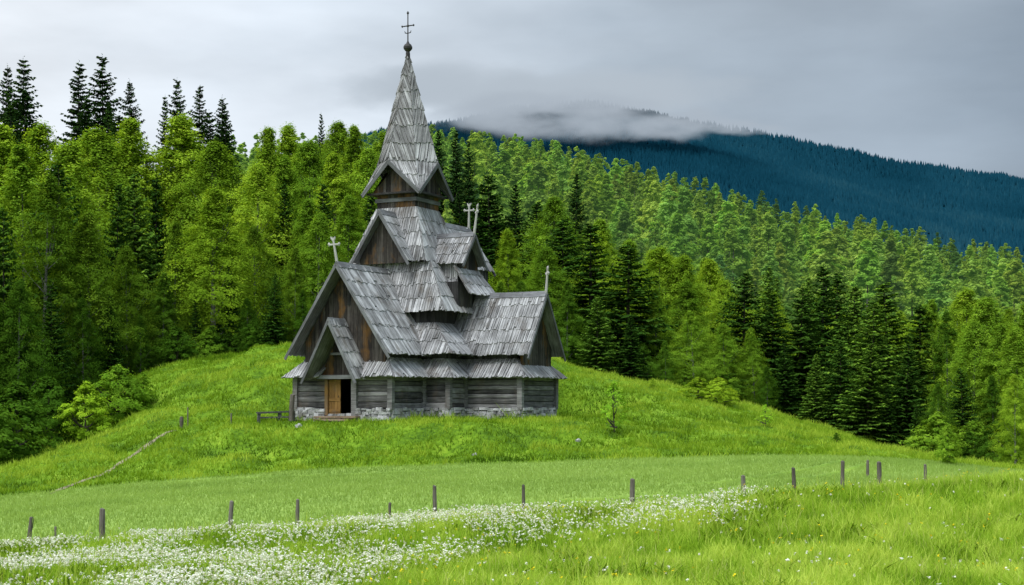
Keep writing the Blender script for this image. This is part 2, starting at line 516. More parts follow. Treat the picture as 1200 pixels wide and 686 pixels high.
def build_path():
    V = []; fc = []
    k = 0
    P = PATH_XY
    seg = []
    for i in range(len(P) - 1):
        for t in np.linspace(0, 1, 8, endpoint=False): seg.append(P[i] * (1 - t) + P[i + 1] * t)
    seg.append(P[-1]); seg = np.array(seg)
    d = np.gradient(seg, axis=0); nrm = np.stack([-d[:, 1], d[:, 0]], -1); nrm /= np.linalg.norm(nrm, axis=1)[:, None]
    wid = 0.16 * (0.5 + 0.9 * vnoise(np.arange(len(seg)) * 0.35, np.zeros(len(seg)), 5)) * np.minimum(1, np.minimum(np.arange(len(seg)) + 2, len(seg) + 1 - np.arange(len(seg))) / 7)
    cols = []
    for s in (-1, -0.33, 0.33, 1):
        p = seg + nrm * (wid * s)[:, None]
        z = ground(p[:, 0], p[:, 1]) + 0.025
        cols.append(np.concatenate([p, z[:, None]], 1))
    V = np.stack(cols, 1).reshape(-1, 3); n = len(seg)
    idx = np.arange(n * 4).reshape(n, 4)
    f = np.stack([idx[:-1, :-1], idx[1:, :-1], idx[1:, 1:], idx[:-1, 1:]], -1).reshape(-1, 4)
    tag(link('dirt_path', np_mesh('dirt_path', V, [f], None, [M['earth']])), kind='structure')


build_path()


# trodden earth in front of the door
def earth_patch():
    V = []; c = (7.15, 0.4)
    ring = []
    for k in range(28):
        th = 2 * math.pi * k / 28
        r = 1 + 0.25 * math.sin(3 * th + 1) + random.uniform(-0.12, 0.12)
        a = c[0] + 0.42 * r * math.cos(th); b = c[1] + 2.2 * r * math.sin(th) - 0.6
        ring.append((CX + b * CA - a * SA, CY - b * SA - a * CA))
    P = np.array(ring + [(CX + (c[1] - .6) * CA - c[0] * SA, CY - (c[1] - .6) * SA - c[0] * CA)])
    z = ground(P[:, 0], P[:, 1]) + 0.05
    V = np.concatenate([P, z[:, None]], 1)
    f = np.array([[k, (k + 1) % 28, 28] for k in range(28)])
    tag(link('ground_patch', np_mesh('ground_patch', V, [f], None, [M['earth']])), kind='structure')


earth_patch()

# ------------------------------------------------------------------ the church
church = empty('stave_church', (CX, CY, CZ), -ALPHA)
tag(church, 'weathered grey wooden stave church with tall shingled spire on the grassy mound', 'church')


def L(a, b, h):          # church coordinates: a towards the door front, b towards the right wing, h up
    return Vector((b, -a, h))


def clip_poly(sub, clip):
    out = sub
    n = len(clip)
    for i in range(n):
        (x0, y0), (x1, y1) = clip[i], clip[(i + 1) % n]
        inp = out; out = []
        if not inp: return []
        def side(p): return (x1 - x0) * (p[1] - y0) - (y1 - y0) * (p[0] - x0)
        for k in range(len(inp)):
            p, q = inp[k], inp[(k + 1) % len(inp)]
            sp, sq = side(p), side(q)
            if sp >= 0: out.append(p)
            if (sp >= 0) != (sq >= 0):
                t = sp / (sp - sq)
                out.append((p[0] + (q[0] - p[0]) * t, p[1] + (q[1] - p[1]) * t))
    return out


def plane_frame(poly, outward):
    poly = [Vector(p) for p in poly]
    n = Vector((0, 0, 0))
    for i in range(len(poly)):
        n += poly[i].cross(poly[(i + 1) % len(poly)])
    n.normalize()
    if n.dot(Vector(outward)) < 0:
        n = -n; poly = poly[::-1]
    eu = Vector((0, 0, 1)).cross(n)
    if eu.length < 1e-4: eu = Vector((1, 0, 0))
    eu.normalize(); ev = n.cross(eu)
    o = min(poly, key=lambda p: p.dot(ev))
    return o, eu, ev, n, [((p - o).dot(eu), (p - o).dot(ev)) for p in poly]


def shakes(mb, poly, outward, course=0.85, wid=(0.09, 0.20), thick=0.045, skew=0.0, drop=0.10, deck=0.05, tone0=0.5):
    """rows of long split shakes laid over a plane, over a thin solid deck"""
    o, eu, ev, n, P = plane_frame(poly, outward)
    W = lambda p, lift: o + eu * p[0] + ev * p[1] + n * lift
    mb.prism([W(p, -deck) for p in P], [W(p, 0) for p in P], 0.25, P)
    vmax = max(p[1] for p in P); umin = min(p[0] for p in P); umax = max(p[0] for p in P)
    P2 = []
    for p in P:
        P2.append((p[0], p[1] - drop if p[1] < 0.15 else p[1]))
    row = 0; v = -drop
    while v < vmax:
        c = course * random.uniform(0.9, 1.1)
        u = umin - random.uniform(0, 0.2) - abs(skew) * 1.2
        row_tone = random.uniform(-0.10, 0.10)
        while u < umax + abs(skew) * 1.2:
            w = random.uniform(*wid)
            bot = v + (random.uniform(-0.03, 0.10) if random.random() > 0.12 else random.uniform(0.08, 0.30))
            top = v + c * 1.22
            s0 = skew * (top - bot) + random.uniform(-0.02, 0.02)
            g = random.uniform(0.004, 0.012)
            quad = [(u + g, bot), (u + w - g, bot + random.uniform(-0.03, 0.03)), (u + w - g + s0, top), (u + g + s0, top)]
            q = clip_poly(quad, P2)
            if len(q) >= 3:
                th = thick * random.uniform(0.7, 1.4)
                warp = random.uniform(0, 0.03)
                tone = min(1, max(0, tone0 + row_tone + random.gauss(0, 0.15)))
                def lift(p):
                    return 0.008 + th * max(0.12, 1 - (p[1] - v) / (c * 1.22)) + warp * (1 if p[0] > u + w / 2 else 0)
                off = (random.uniform(0, 90), random.uniform(0, 90))
                uv = [(p[0] - skew * (p[1] - v) + off[0], p[1] + off[1]) for p in q]
                mb.prism([W(p, max(0.001, lift(p) - th * 0.85)) for p in q], [W(p, lift(p)) for p in q], tone, uv)
            u += w
        v += c; row += 1


def boards(mb, poly, outward, wid=(0.16, 0.28), thick=0.03, back=0.08, tone0=0.5):
    """vertical boards filling a wall polygon"""
    o, eu, ev, n, P = plane_frame(poly, outward)
    W = lambda p, lift: o + eu * p[0] + ev * p[1] + n * lift
    mb.prism([W(p, -back) for p in P], [W(p, 0) for p in P], 0.2, P)
    vmax = max(p[1] for p in P); umin = min(p[0] for p in P); umax = max(p[0] for p in P)
    u = umin
    while u < umax:
        w = random.uniform(*wid)
        q = clip_poly([(u + 0.006, -0.01), (u + w - 0.006, -0.01), (u + w - 0.006, vmax + 0.01), (u + 0.006, vmax + 0.01)], P)
        if len(q) >= 3:
            th = thick * random.uniform(0.4, 1.3)
            off = (random.uniform(0, 90), random.uniform(0, 90))
            mb.prism([W(p, 0.002) for p in q], [W(p, th) for p in q], min(1, max(0, tone0 + random.gauss(0, 0.22))),
                     [(p[0] + off[0], p[1] + off[1]) for p in q])
        u += w


def offset(poly, d):
    out = []
    n = len(poly)
    for i in range(n):
        p0, p1, p2 = poly[i - 1], poly[i], poly[(i + 1) % n]
        def nrm(p, q):
            dx, dy = q[0] - p[0], q[1] - p[1]; l = math.hypot(dx, dy)
            return dy / l, -dx / l
        n1 = nrm(p0, p1); n2 = nrm(p1, p2)
        out.append((p1[0] + (n1[0] + n2[0]) * d, p1[1] + (n1[1] + n2[1]) * d))
    return out


# footprint, counter-clockwise in local x (= b), y (= -a)
FP = [(-2.86, -6.37), (2.86, -6.37), (2.86, -3.12), (4.33, -3.12), (4.33, -1.35), (7.55, -1.35), (7.55, 2.75),
      (2.4, 2.75), (2.4, 8.0), (-2.4, 8.0), (-2.4, 2.75), (-3.9, 2.75), (-3.9, -3.12), (-2.86, -3.12)]
FU = offset(FP, -0.42)
FO = offset(FP, 0.48)
UP = Vector((0, 0, 1))
DOOR_B0, DOOR_B1, DOOR_H0, DOOR_H1 = -0.98, 0.66, 0.22, 2.02


def edges(poly):
    for i in range(len(poly)):
        p, q = Vector((*poly[i], 0)), Vector((*poly[(i + 1) % len(poly)], 0))
        d = (q - p); ln = d.length; d.normalize()
        yield i, p, q, d, Vector((d.y, -d.x, 0)), ln


def build_walls():
    sb = MB()
    for i, p, q, d, n, ln in edges(FP):
        # rubble plinth: three uneven rows of blocks
        h = -0.55
        for row, hh in enumerate((0.50, 0.17, 0.15, 0.15, 0.13)):
            s = random.uniform(-0.3, 0)
            while s < ln:
                w = random.choice((random.uniform(0.14, 0.34), random.uniform(0.25, 0.75)))
                e0, e1 = max(s, -0.06), min(s + w, ln + 0.06)
                if e1 - e0 > 0.08:
                    hit_door = i == 0 and h + hh > DOOR_H0 + 0.05 and e1 > DOOR_B0 + 2.86 and e0 < DOOR_B1 + 2.86
                    segs = [(e0, e1)]
                    if hit_door:
                        segs = [x for x in ((e0, min(e1, DOOR_B0 + 2.86)), (max(e0, DOOR_B1 + 2.86), e1)) if x[1] - x[0] > 0.08]
                    for a0, a1 in segs:
                        c = p + d * (a0 + a1) / 2 + n * random.uniform(-0.08, 0.03) + UP * (h + hh / 2 + random.uniform(-0.04, 0.04))
                        g = 0.004
                        sb_stone(sb, c, d * ((a1 - a0) / 2 - g), n * 0.2, UP * (hh / 2 * random.uniform(0.95, 1.45)), random.random())
                s += w
            h += hh
    sb.build('stone_base', M['stone'], church)
    # horizontal log walls
    for i, p, q, d, n, ln in edges(FP):
        parts = {0: MB(), 1: MB()}; h = 0.56
        while h < 2.2:
            hh = random.uniform(0.20, 0.34)
            spans = [(0.02, ln - 0.02)]
            if i == 0:
                spans = [(0.02, DOOR_B0 + 2.86), (DOOR_B1 + 2.86, ln - 0.02)]
            for si, (a0, a1) in enumerate(spans):
                lb = parts[si]
                tone = min(1, max(0, random.gauss(0.5, 0.22)))
                out = random.uniform(-0.015, 0.03)
                c = p + d * (a0 + a1) / 2 + n * (out - 0.12) + UP * (h + hh / 2)
                log_bar(lb, c, d * (a1 - a0) / 2, n * 0.12, UP * (hh / 2 - 0.008), tone)
            h += hh
        for si, (a0, a1) in enumerate(((0.02, DOOR_B0 + 2.86), (DOOR_B1 + 2.86, ln - 0.02)) if i == 0 else ((0.02, ln - 0.02),)):
            parts[si].box(p + d * (a0 + a1) / 2 - n * 0.24 + UP * 1.2, d * ((a1 - a0) / 2), n * 0.06, UP * 1.25, 0.2)  # unseen backing slab added behind the logs to stop light leaking in
            parts[si].build('log_wall', M['log'], church)
        ub = MB()
        u0, u1 = Vector((*FU[i], 0)), Vector((*FU[(i + 1) % len(FU)], 0))
        if (u1 - u0).length > 0.2:
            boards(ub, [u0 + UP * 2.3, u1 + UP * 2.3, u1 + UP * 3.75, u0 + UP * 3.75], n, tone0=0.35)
            ub.build('wall', M['dark_board'], church)
    # upright corner staves
    for k, (x, y) in enumerate(FP):
        mb = MB()
        mb.bar((x, y, 0.5), (x + random.uniform(-.02, .02), y, 2.3), 0.27, 0.27, (1, 0, 0), random.uniform(0.5, 0.85), 0.012)
        mb.build('corner_stave', M['log'], church)
    mb = MB(); mb.box(L(1.6, 0, 0.12), (2.5, 0, 0), (0, 4.6, 0), (0, 0, 0.06), 0.3); mb.build('floor', M['dark_board'], church)


def sb_stone(mb, c, ax, ay, az, tone):
    """a block with knocked-off corners"""
    c = Vector(c)
    j = lambda s: random.uniform(1 - s, 1)
    lo = []; hi = []
    for (sx, sz) in ((-1, -1), (1, -1), (1, 1), (-1, 1)):
        lo.append(c - ay + ax * sx + az * sz)
    mid = [c + ay * 0.55 * j(0.25) + ax * sx * j(0.03) + az * sz * j(0.04) for (sx, sz) in ((-1, -1), (1, -1), (1, 1), (-1, 1))]
    front = [c + ay * random.uniform(0.7, 0.95) + ax * sx * j(0.14) * 0.95 + az * sz * j(0.18) * 0.93 for (sx, sz) in ((-1, -1), (1, -1), (1, 1), (-1, 1))]
    flip = ax.cross(az).dot(ay) < 0
    def pl(q):
        mb.poly(q if not flip else q[::-1], tone)
    pl(front)
    for a, b in ((lo, mid), (mid, front)):
        for k in range(4):
            m = (k + 1) % 4
            pl([a[k], a[m], b[m], b[k]])


def log_bar(mb, c, ax, ay, az, tone):
    """a hewn log: hexagonal section, slightly bellied"""
    prof = [(-1, -1), (0.72, -1), (1.0, -0.78), (1.06, 0.1), (0.98, 0.80), (0.7, 1), (-1, 1)]
    N = max(2, int(ax.length / 0.6))
    rings = []
    for k in range(N + 1):
        s = -1 + 2 * k / N
        w = random.uniform(-0.015, 0.015)
        rings.append([c + ax * s + ay * x + az * y + Vector((0, 0, w)) * (1 if abs(y) < 0.9 else 0.2) for x, y in prof])
    flip = ax.cross(ay).dot(az) < 0
    off = random.uniform(0, 90)
    for k in range(N):
        for m in range(len(prof)):
            o = (m + 1) % len(prof)
            q = [rings[k][m], rings[k + 1][m], rings[k + 1][o], rings[k][o]]
            u0 = ax.length * 2 * k / N; u1 = ax.length * 2 * (k + 1) / N
            uv = [(u0 + off, m * .08 + off), (u1 + off, m * .08 + off), (u1 + off, m * .08 + .08 + off), (u0 + off, m * .08 + .08 + off)]
            mb.poly(q if flip else q[::-1], tone, uv if flip else uv[::-1])
    mb.poly(rings[0] if flip else rings[0][::-1], tone); mb.poly(rings[-1][::-1] if flip else rings[-1], tone)


build_walls()


def roof_part(name, planes, mat='shake', **kw):
    mb = MB()
    for poly, out in planes: shakes(mb, poly, out, **kw)
    return mb.build(name, M[mat], church)


# skirt (aisle) roofs all round, broken at the porch
planes = []
for i, p, q, d, n, ln in edges(FO):
    i0, i1 = Vector((*FU[i], 3.08)), Vector((*FU[(i + 1) % len(FU)], 3.08))
    o0, o1 = p + UP * 2.14, q + UP * 2.14
    if i == 0:
        planes.append(([o0, Vector((-1.15, o0.y, 2.14)), Vector((-0.75, i0.y, 3.08)), i0], n + UP))
        planes.append(([Vector((1.15, o0.y, 2.14)), o1, i1, Vector((0.75, i0.y, 3.08))], n + UP))
    else:
        planes.append(([o0, o1, i1, i0], n + UP))
roof_part('skirt_roof', planes, course=1.15, wid=(0.10, 0.20), drop=0.09, thick=0.05)


def gable_roof(name, a_or_b, e0, e1, mid, half, ridge_h, eave_h, **kw):
    """ridge along axis 'a' or 'b' from e0 to e1"""
    pl = []
    for s in (-1, 1):
        if a_or_b == 'a':
            pts = [L(e0, mid, ridge_h), L(e1, mid, ridge_h), L(e1, mid + s * half, eave_h), L(e0, mid + s * half, eave_h)]
            out = Vector((s, 0, 1))
        else:
            pts = [L(mid, e0, ridge_h), L(mid, e1, ridge_h), L(mid + s * half, e1, eave_h), L(mid + s * half, e0, eave_h)]
            out = Vector((0, -s, 1))
        pl.append((pts, out))
    r = roof_part(name, pl, **kw)
    mb = MB()
    for s in (-1, 1):
        N = 4
        for k in range(N):
            t0, t1 = e0 + (e1 - e0) * k / N, e0 + (e1 - e0) * (k + 1) / N
            sl = (ridge_h - eave_h) / half
            off = 0.10
            if a_or_b == 'a':
                c = L((t0 + t1) / 2, mid + s * off, ridge_h - off * sl + 0.085); al = Vector((0, (t1 - t0) / 2 - 0.005, 0)); ac = Vector((s * 0.115, 0, -0.115 * sl)) * 0.85
            else:
                c = L(mid + s * off, (t0 + t1) / 2, ridge_h - off * sl + 0.085); al = Vector(((t1 - t0) / 2 - 0.005, 0, 0)); ac = Vector((0, -s * 0.115, -0.115 * sl)) * 0.85
            nn = al.cross(ac).normalized() * 0.02
            mb.box(c + Vector((0, 0, random.uniform(-.008, .008))), al, ac, nn, random.uniform(0.4, 0.8))
    mb.build('ridge_board', M['barge'], r)
    # bargeboards on the outer end
    mb = MB()
    for s in (-1, 1):
        ov = 0.1
        if a_or_b == 'a':
            p0 = L(e0 + 0.03, mid, ridge_h - 0.10); p1 = L(e0 + 0.03, mid + s * (half + ov), eave_h - 0.10 - ov * (ridge_h - eave_h) / half); sd = (0, 1, 0)
        else:
            p0 = L(mid, e1 + 0.03, ridge_h - 0.10); p1 = L(mid + s * (half + ov), e1 + 0.03, eave_h - 0.10 - ov * (ridge_h - eave_h) / half); sd = (1, 0, 0)
        mb.bar(p0, p1, 0.05, 0.14, sd, random.uniform(0.35, 0.7))
    mb.build('bargeboard', M['barge'], r)
    return r


def hip_roof(name, eave, top, mat='shake', **kw):
    a0, a1, b0, b1, h0 = eave; A0, A1, B0, B1, h1 = top
    pl = [([L(a1, b0, h0), L(a1, b1, h0), L(A1, B1, h1), L(A1, B0, h1)], Vector((0, -1, .5))),
          ([L(a1, b1, h0), L(a0, b1, h0), L(A0, B1, h1), L(A1, B1, h1)], Vector((1, 0, .5))),
          ([L(a0, b1, h0), L(a0, b0, h0), L(A0, B0, h1), L(A0, B1, h1)], Vector((0, 1, .5))),
          ([L(a0, b0, h0), L(a1, b0, h0), L(A1, B0, h1), L(A0, B0, h1)], Vector((-1, 0, .5)))]
    return roof_part(name, pl, mat, **kw)


def box_walls(name, a0, a1, b0, b1, h0, h1, mat='dark_board', tone0=0.4):
    mb = MB()
    for pts, out in (([L(a1, b0, h0), L(a1, b1, h0), L(a1, b1, h1), L(a1, b0, h1)], (0, -1, 0)),
                     ([L(a1, b1, h0), L(a0, b1, h0), L(a0, b1, h1), L(a1, b1, h1)], (1, 0, 0)),
                     ([L(a0, b1, h0), L(a0, b0, h0), L(a0, b0, h1), L(a0, b1, h1)], (0, 1, 0)),
                     ([L(a0, b0, h0), L(a1, b0, h0), L(a1, b0, h1), L(a0, b0, h1)], (-1, 0, 0))):
        boards(mb, pts, out, tone0=tone0)
    return mb.build(name, M[mat], church)


def gable_wall(axis, pos, mid, half, base_h, side_h, apex_h, mat='board', name='gable_wall', tone0=0.5, out_s=1):
    mb = MB()
    if axis == 'a':
        pts = [L(pos, mid - half, base_h), L(pos, mid + half, base_h), L(pos, mid + half, side_h), L(pos, mid, apex_h), L(pos, mid - half, side_h)]
        out = (0, -1 * out_s, 0)
    else:
        pts = [L(mid - half, pos, base_h), L(mid + half, pos, base_h), L(mid + half, pos, side_h), L(mid, pos, apex_h), L(mid - half, pos, side_h)]
        out = (1 * out_s, 0, 0)
    boards(mb, pts, out, tone0=tone0)
    return mb.build(name, M[mat], church)


# nave (front wing)
gable_roof('wing_roof', 'a', 6.95, 1.8, 0.0, 3.02, 7.85, 3.30, course=0.88)
gw = gable_wall('a', 6.15, 0.0, 2.44, 2.5, 3.95, 7.55)
mb = MB(); mb.box(L(6.19, 0.28, 6.15), (0.10, 0, 0), (0, 0.02, 0), (0, 0, 0.38), 0.1); mb.build('window', M['dark_board'], gw)
# right wing
gable_roof('wing_roof', 'b', 2.6, 8.05, -0.70, 2.16, 6.60, 3.32, course=0.80)
gable_wall('b', 7.45, -0.70, 1.72, 2.5, 3.75, 6.38, tone0=0.35)
# choir behind the tower
gable_roof('choir_roof', 'a', -7.0, -1.2, 0.0, 1.62, 11.0, 8.45, course=0.8)
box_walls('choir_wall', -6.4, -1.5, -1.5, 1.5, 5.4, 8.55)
gable_wall('a', -6.45, 0, 1.5, 8.3, 8.4, 10.8, out_s=-1)
pl = []
for s in (-1, 1):
    pl.append(([L(-1.8, s * 1.5, 6.4), L(-7.2, s * 1.5, 6.4), L(-8.3, s * 2.9, 3.4), L(-1.8, s * 2.9, 3.4)], Vector((s, 0, .6))))
pl.append(([L(-7.2, -1.5, 6.4), L(-7.2, 1.5, 6.4), L(-8.3, 2.9, 3.4), L(-8.3, -2.9, 3.4)], Vector((0, 1, .6))))
roof_part('pent_roof', pl, course=0.8)
# corner roof of the crossing, tower tiers
hip_roof('crossing_roof', (-3.2, 3.55, -4.4, 4.78, 3.36), (-2.2, 2.42, -2.9, 3.12, 5.0), course=0.8)
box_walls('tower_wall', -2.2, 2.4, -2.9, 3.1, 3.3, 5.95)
hip_roof('tower_roof', (-3.0, 2.95, -3.4, 3.95, 5.62), (-1.8, 1.85, -2.0, 2.5, 8.25), course=0.85)
box_walls('tower_wall', -1.7, 1.75, -1.9, 2.0, 7.6, 8.9)
hip_roof('tower_roof', (-2.2, 2.25, -2.3, 2.4, 8.32), (-1.2, 1.2, -1.25, 1.25, 11.3), course=0.85)
# front gablet
gable_roof('gablet_roof', 'a', 2.95, 1.0, 0.0, 1.72, 10.95, 8.30, course=0.8)
gable_wall('a', 2.45, 0.0, 1.5, 8.2, 8.45, 10.72)
# right gablet on its box, pent roof under it
gable_roof('gablet_roof', 'b', 1.0, 4.15, 0.0, 1.25, 9.82, 8.20, course=0.72)
gable_wall('b', 3.72, 0.0, 1.05, 7.8, 8.3, 9.6, tone0=0.3)
box_walls('gablet_wall', -0.9, 0.9, 2.0, 3.66, 6.6, 8.4)
roof_part('wall_shakes', [([L(0.95, 1.9, 6.0), L(0.95, 3.66, 6.0), L(0.95, 3.66, 8.35), L(0.95, 1.9, 8.35)], Vector((0, -1, 0)))], course=0.8)
roof_part('pent_roof', [([L(1.3, 3.6, 8.05), L(-1.2, 3.6, 8.05), L(-1.55, 4.7, 6.55), L(1.6, 4.7, 6.55)], Vector((1, 0, .6))),
                        ], course=0.75)
box_walls('gablet_wall', -1.3, 1.3, 2.5, 3.85, 5.75, 7.2)
# belfry neck
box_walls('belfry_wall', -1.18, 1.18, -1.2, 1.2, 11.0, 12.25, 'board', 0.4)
mb = MB()
for s in (-1, 1):
    mb.box(L(s * 1.24, 0, 11.72), (1.3, 0, 0), (0, 0.04, 0), (0, 0, 0.10), 0.5)
    mb.box(L(0, s * 1.26, 11.72), (0.04, 0, 0), (0, 1.19, 0), (0, 0, 0.10), 0.5)
mb.build('belfry_band', M['barge'], church)

# spire: four gables, herringbone shakes meeting on the hips
SP_H, SP_C, SP_G = 12.05, 1.74, 13.72
tip = L(0, 0, 19.9)
mb = MB()
for sa in (-1, 1):
    for sb in (-1, 1):
        c = L(sa * SP_C, sb * SP_C, SP_H); m_ = L(sa * 1.13, sb * 1.13, 13.75)
        A1 = L(sa * 2.02, 0, SP_G); A2 = L(0, sb * 1.86, SP_G)
        diag = Vector((sb, -sa, 0.5))
        for tri, ap, sk in (((c, A1, m_), A1, 1), ((c, A2, m_), A2, 1), ((tip, A1, m_), A1, 0), ((tip, A2, m_), A2, 0)):
            o, eu, ev, n, P = plane_frame(tri, diag)
            cu = (m_ - o).dot(eu) - (ap - o).dot(eu)
            skew = -0.28 if cu > 0 else 0.28
            shakes(mb, tri, diag, course=1.0, wid=(0.07, 0.14), thick=0.05, skew=skew, drop=0.06 if sk else 0.0, deck=0.05)
spire = mb.build('spire_roof', M['spire_shake'], church)
mb = MB()
for s in (-1, 1):
    for t in (-1, 1):
        mb.bar(L(s * 2.04, 0, SP_G - 0.06), L(s * 1.80, t * 1.80, SP_H - 0.10), 0.05, 0.20, (0, 1, 0), random.uniform(.35, .6))
        mb.bar(L(0, s * 1.89, SP_G - 0.06), L(t * 1.80, s * 1.80, SP_H - 0.10), 0.05, 0.20, (1, 0, 0), random.uniform(.35, .6))
mb.build('bargeboard', M['barge'], spire)
for s in (-1, 1):
    gable_wall('a', s * 1.40, 0, 1.32, 12.0, 12.15, 13.45, tone0=0.45, out_s=s)
    gable_wall('b', s * 1.40, 0, 1.32, 12.0, 12.15, 13.45, tone0=0.35, out_s=s)
mb = MB(); mb.box(L(0, 0, 12.06), (1.6, 0, 0), (0, 1.6, 0), (0, 0, 0.05), 0.3); mb.build('soffit', M['dark_board'], church)
# ball and iron cross
mb = MB()
prof = [(0.0, 19.45), (0.13, 19.5), (0.12, 19.85), (0.10, 19.95), (0.16, 20.0), (0.24, 20.1), (0.25, 20.2), (0.19, 20.32), (0.09, 20.4), (0.05, 20.5)]
mb.tube([L(0, 0, h) for r, h in prof], [max(r, 0.01) for r, h in prof], 12, 0.4)
mb.build('spire_ball', M['iron'], church, True)
mb = MB()
mb.tube([L(0, 0, 20.4), L(0, 0, 22.0)], [0.035, 0.03], 6)
for s in (-1, 1):
    mb.tube([L(0, 0, 21.35), L(0, s * 0.33, 21.35)], [0.035, 0.03], 6)
    mb.tube([L(0, s * .30, 21.35), L(0, s * 0.36, 21.35), L(0, s * 0.42, 21.35)], [0.02, 0.07, 0.01], 8)
    mb.tube([L(0, s * 0.05, 20.95), L(0, s * 0.17, 20.98), L(0, s * 0.2, 21.08)], [0.025, 0.03, 0.015], 6)
mb.tube([L(0, 0, 21.95), L(0, 0, 22.05), L(0, 0, 22.16)], [0.02, 0.075, 0.01], 8)
mb.tube([L(0, 0, 21.27), L(0, 0, 21.35), L(0, 0, 21.43)], [0.03, 0.085, 0.03], 8)
mb.build('spire_cross', M['iron'], church, True)


def finial(a, b, h, ln, lean, along):
    """carved ridge cross: post, crossbar with knobbed ends, forked head"""
    mb = MB(); base = L(a, b, h); top = base + Vector(lean) * ln + UP * ln
    d = (top - base).normalized(); s = Vector(along).normalized()
    mb.tube([base - d * 0.25, base + d * ln * .45, top], [0.085, 0.065, 0.05], 7, 0.6)
    c = base + d * ln * 0.80
    mb.tube([c - s * 0.30, c, c + s * 0.30], [0.05, 0.045, 0.05], 6, 0.7)
    for t in (-1, 1):
        e = c + s * 0.30 * t
        mb.tube([e - UP * 0.08, e + UP * 0.02, e + UP * 0.11], [0.02, 0.07, 0.03], 6, 0.6)
        mb.tube([top - d * .1, top + s * t * 0.10 + d * 0.05, top + s * t * 0.13 + d * 0.14], [0.05, 0.045, 0.02], 6, 0.6)
    mb.tube([top - d * .05, top + d * 0.12], [0.05, 0.02], 6, 0.6)
    mb.build('ridge_cross', M['pale'], church, True)


finial(6.85, 0, 7.8, 1.25, (-0.16, -0.05, 0), (1, 0, 0))
finial(-0.7, 8.0, 6.5, 1.35, (0.08, 0, 0), (0.6, -0.8, 0))
finial(0, 4.1, 9.75, 1.5, (0.14, 0, 0), (0.6, -0.8, 0))
finial(-6.9, 0, 10.9, 1.5, (0.02, 0, 0), (1, 0, 0))

# porch
gable_roof('porch_roof', 'a', 7.65, 5.9, 0.0, 1.52, 5.0, 2.08, course=0.75)
gable_wall('a', 6.42, 0.0, 1.2, 2.1, 2.35, 4.7, name='porch_gable')
mb = MB()
mb.box(L(6.62, -0.1, 2.13), (1.2, 0, 0), (0, 0.16, 0), (0, 0, 0.10), 0.7, 0.01)
mb.box(L(6.66, -0.15, 3.3), (0.35, 0, 0), (0, 0.06, 0), (0, 0, 0.06), 0.6)
mb.build('lintel', M['barge'], church)
fr = MB()
fr.box(L(6.40, DOOR_B0 + 0.06, 1.12), (0.09, 0, 0), (0, 0.10, 0), (0, 0, 0.92), 0.6)
fr.build('door_frame', M['door'], church)
fr = MB()
fr.box(L(6.42, DOOR_B1 + 0.1, 1.12), (0.15, 0, 0), (0, 0.11, 0), (0, 0, 0.95), 0.75)
fr.build('door_frame', M['log'], church)
db = MB()
x0 = DOOR_B0 + 0.17; x1 = -0.12
for k in range(4):
    w = (x1 - x0) / 4
    db.box(L(6.36, x0 + w * (k + .5), 1.13), (w / 2 - 0.006, 0, 0), (0, 0.025, 0), (0, 0, 0.88), random.uniform(.4, .9))
for h in (0.42, 1.0, 1.82):
    db.box(L(6.395, (x0 + x1) / 2, h), ((x1 - x0) / 2 - 0.01, 0, 0), (0, 0.018, 0), (0, 0, 0.075), random.uniform(.3, .8))
door = db.build('door', M['door'], church)
tag(door, 'closed orange brown left leaf of the doorway')
hb = MB(); hb.tube([L(6.43, x1 - 0.07, 1.1), L(6.46, x1 - 0.07, 1.14), L(6.43, x1 - 0.07, 1.2)], [0.015] * 3, 6); hb.build('handle', M['iron'], door)
db = MB()   # right leaf swung inwards
for k in range(4):
    db.box(L(6.1 - 0.16 * k, DOOR_B1 - 0.04, 1.13), (0.022, 0, 0), (0, 0.075, 0), (0, 0, 0.88), 0.2)
tag(db.build('door', M['dark_board'], church), 'dark right leaf swung open inwards')
# backing slabs added in the log walls keep the doorway dark
# steps at the door
for k, (a, b, w, h, dp) in enumerate(((6.72, -0.1, 1.25, 0.12, 0.26), (7.06, -0.25, 1.15, -0.02, 0.2))):
    mb = MB()
    mb.box(L(a, b, h), (w, 0, 0), (0, dp, 0), (0, 0, 0.05), 0.6, 0.015)
    for s in (-0.7, 0.7): mb.box(L(a, b + s, h - 0.16), (0.15, 0, 0), (0, dp - .05, 0), (0, 0, 0.11), 0.4, 0.01)
    mb.build('doorstep', M['step'], church)

# ------------------------------------------------------------------ bench, posts
def loc_world(a, b):
    x = CX + b * CA - a * SA; y = CY - b * SA - a * CA
    return x, y


def rail_bench():
    x0, y0, _ = hit(301, 496, 60, 100); x1 = (345 - 600) / F * (y0 + 0.8); y1 = y0 + 0.8
    cx, cy = (x0 + x1) / 2, (y0 + y1) / 2
    ang = math.atan2(y1 - y0, x1 - x0); ln = math.hypot(x1 - x0, y1 - y0)
    z = float(ground(cx, cy))
    t = empty('bench', (cx, cy, z), ang)
    tag(t, 'low dark wooden bench of rough planks left of the church wall', 'bench')
    mb = MB(); mb.bar((-ln / 2, 0, 0.44), (ln / 2, 0, 0.50), 0.09, 0.30, (0, 0, 1), 0.4, 0.015); mb.build('seat', M['log'], t)
    mb = MB(); mb.bar((-ln / 2 + .1, -0.1, 0.20), (ln / 2, -0.1, 0.22), 0.07, 0.06, (0, 0, 1), 0.3, 0.01); mb.build('rail', M['log'], t)
    for s in (-0.46, 0.1, 0.47):
        mb = MB(); mb.bar((s * ln, 0, -0.25), (s * ln + 0.02, 0, 0.45), 0.13, 0.2, (1, 0, 0), 0.35, 0.02); mb.build('leg', M['log'], t)


rail_bench()


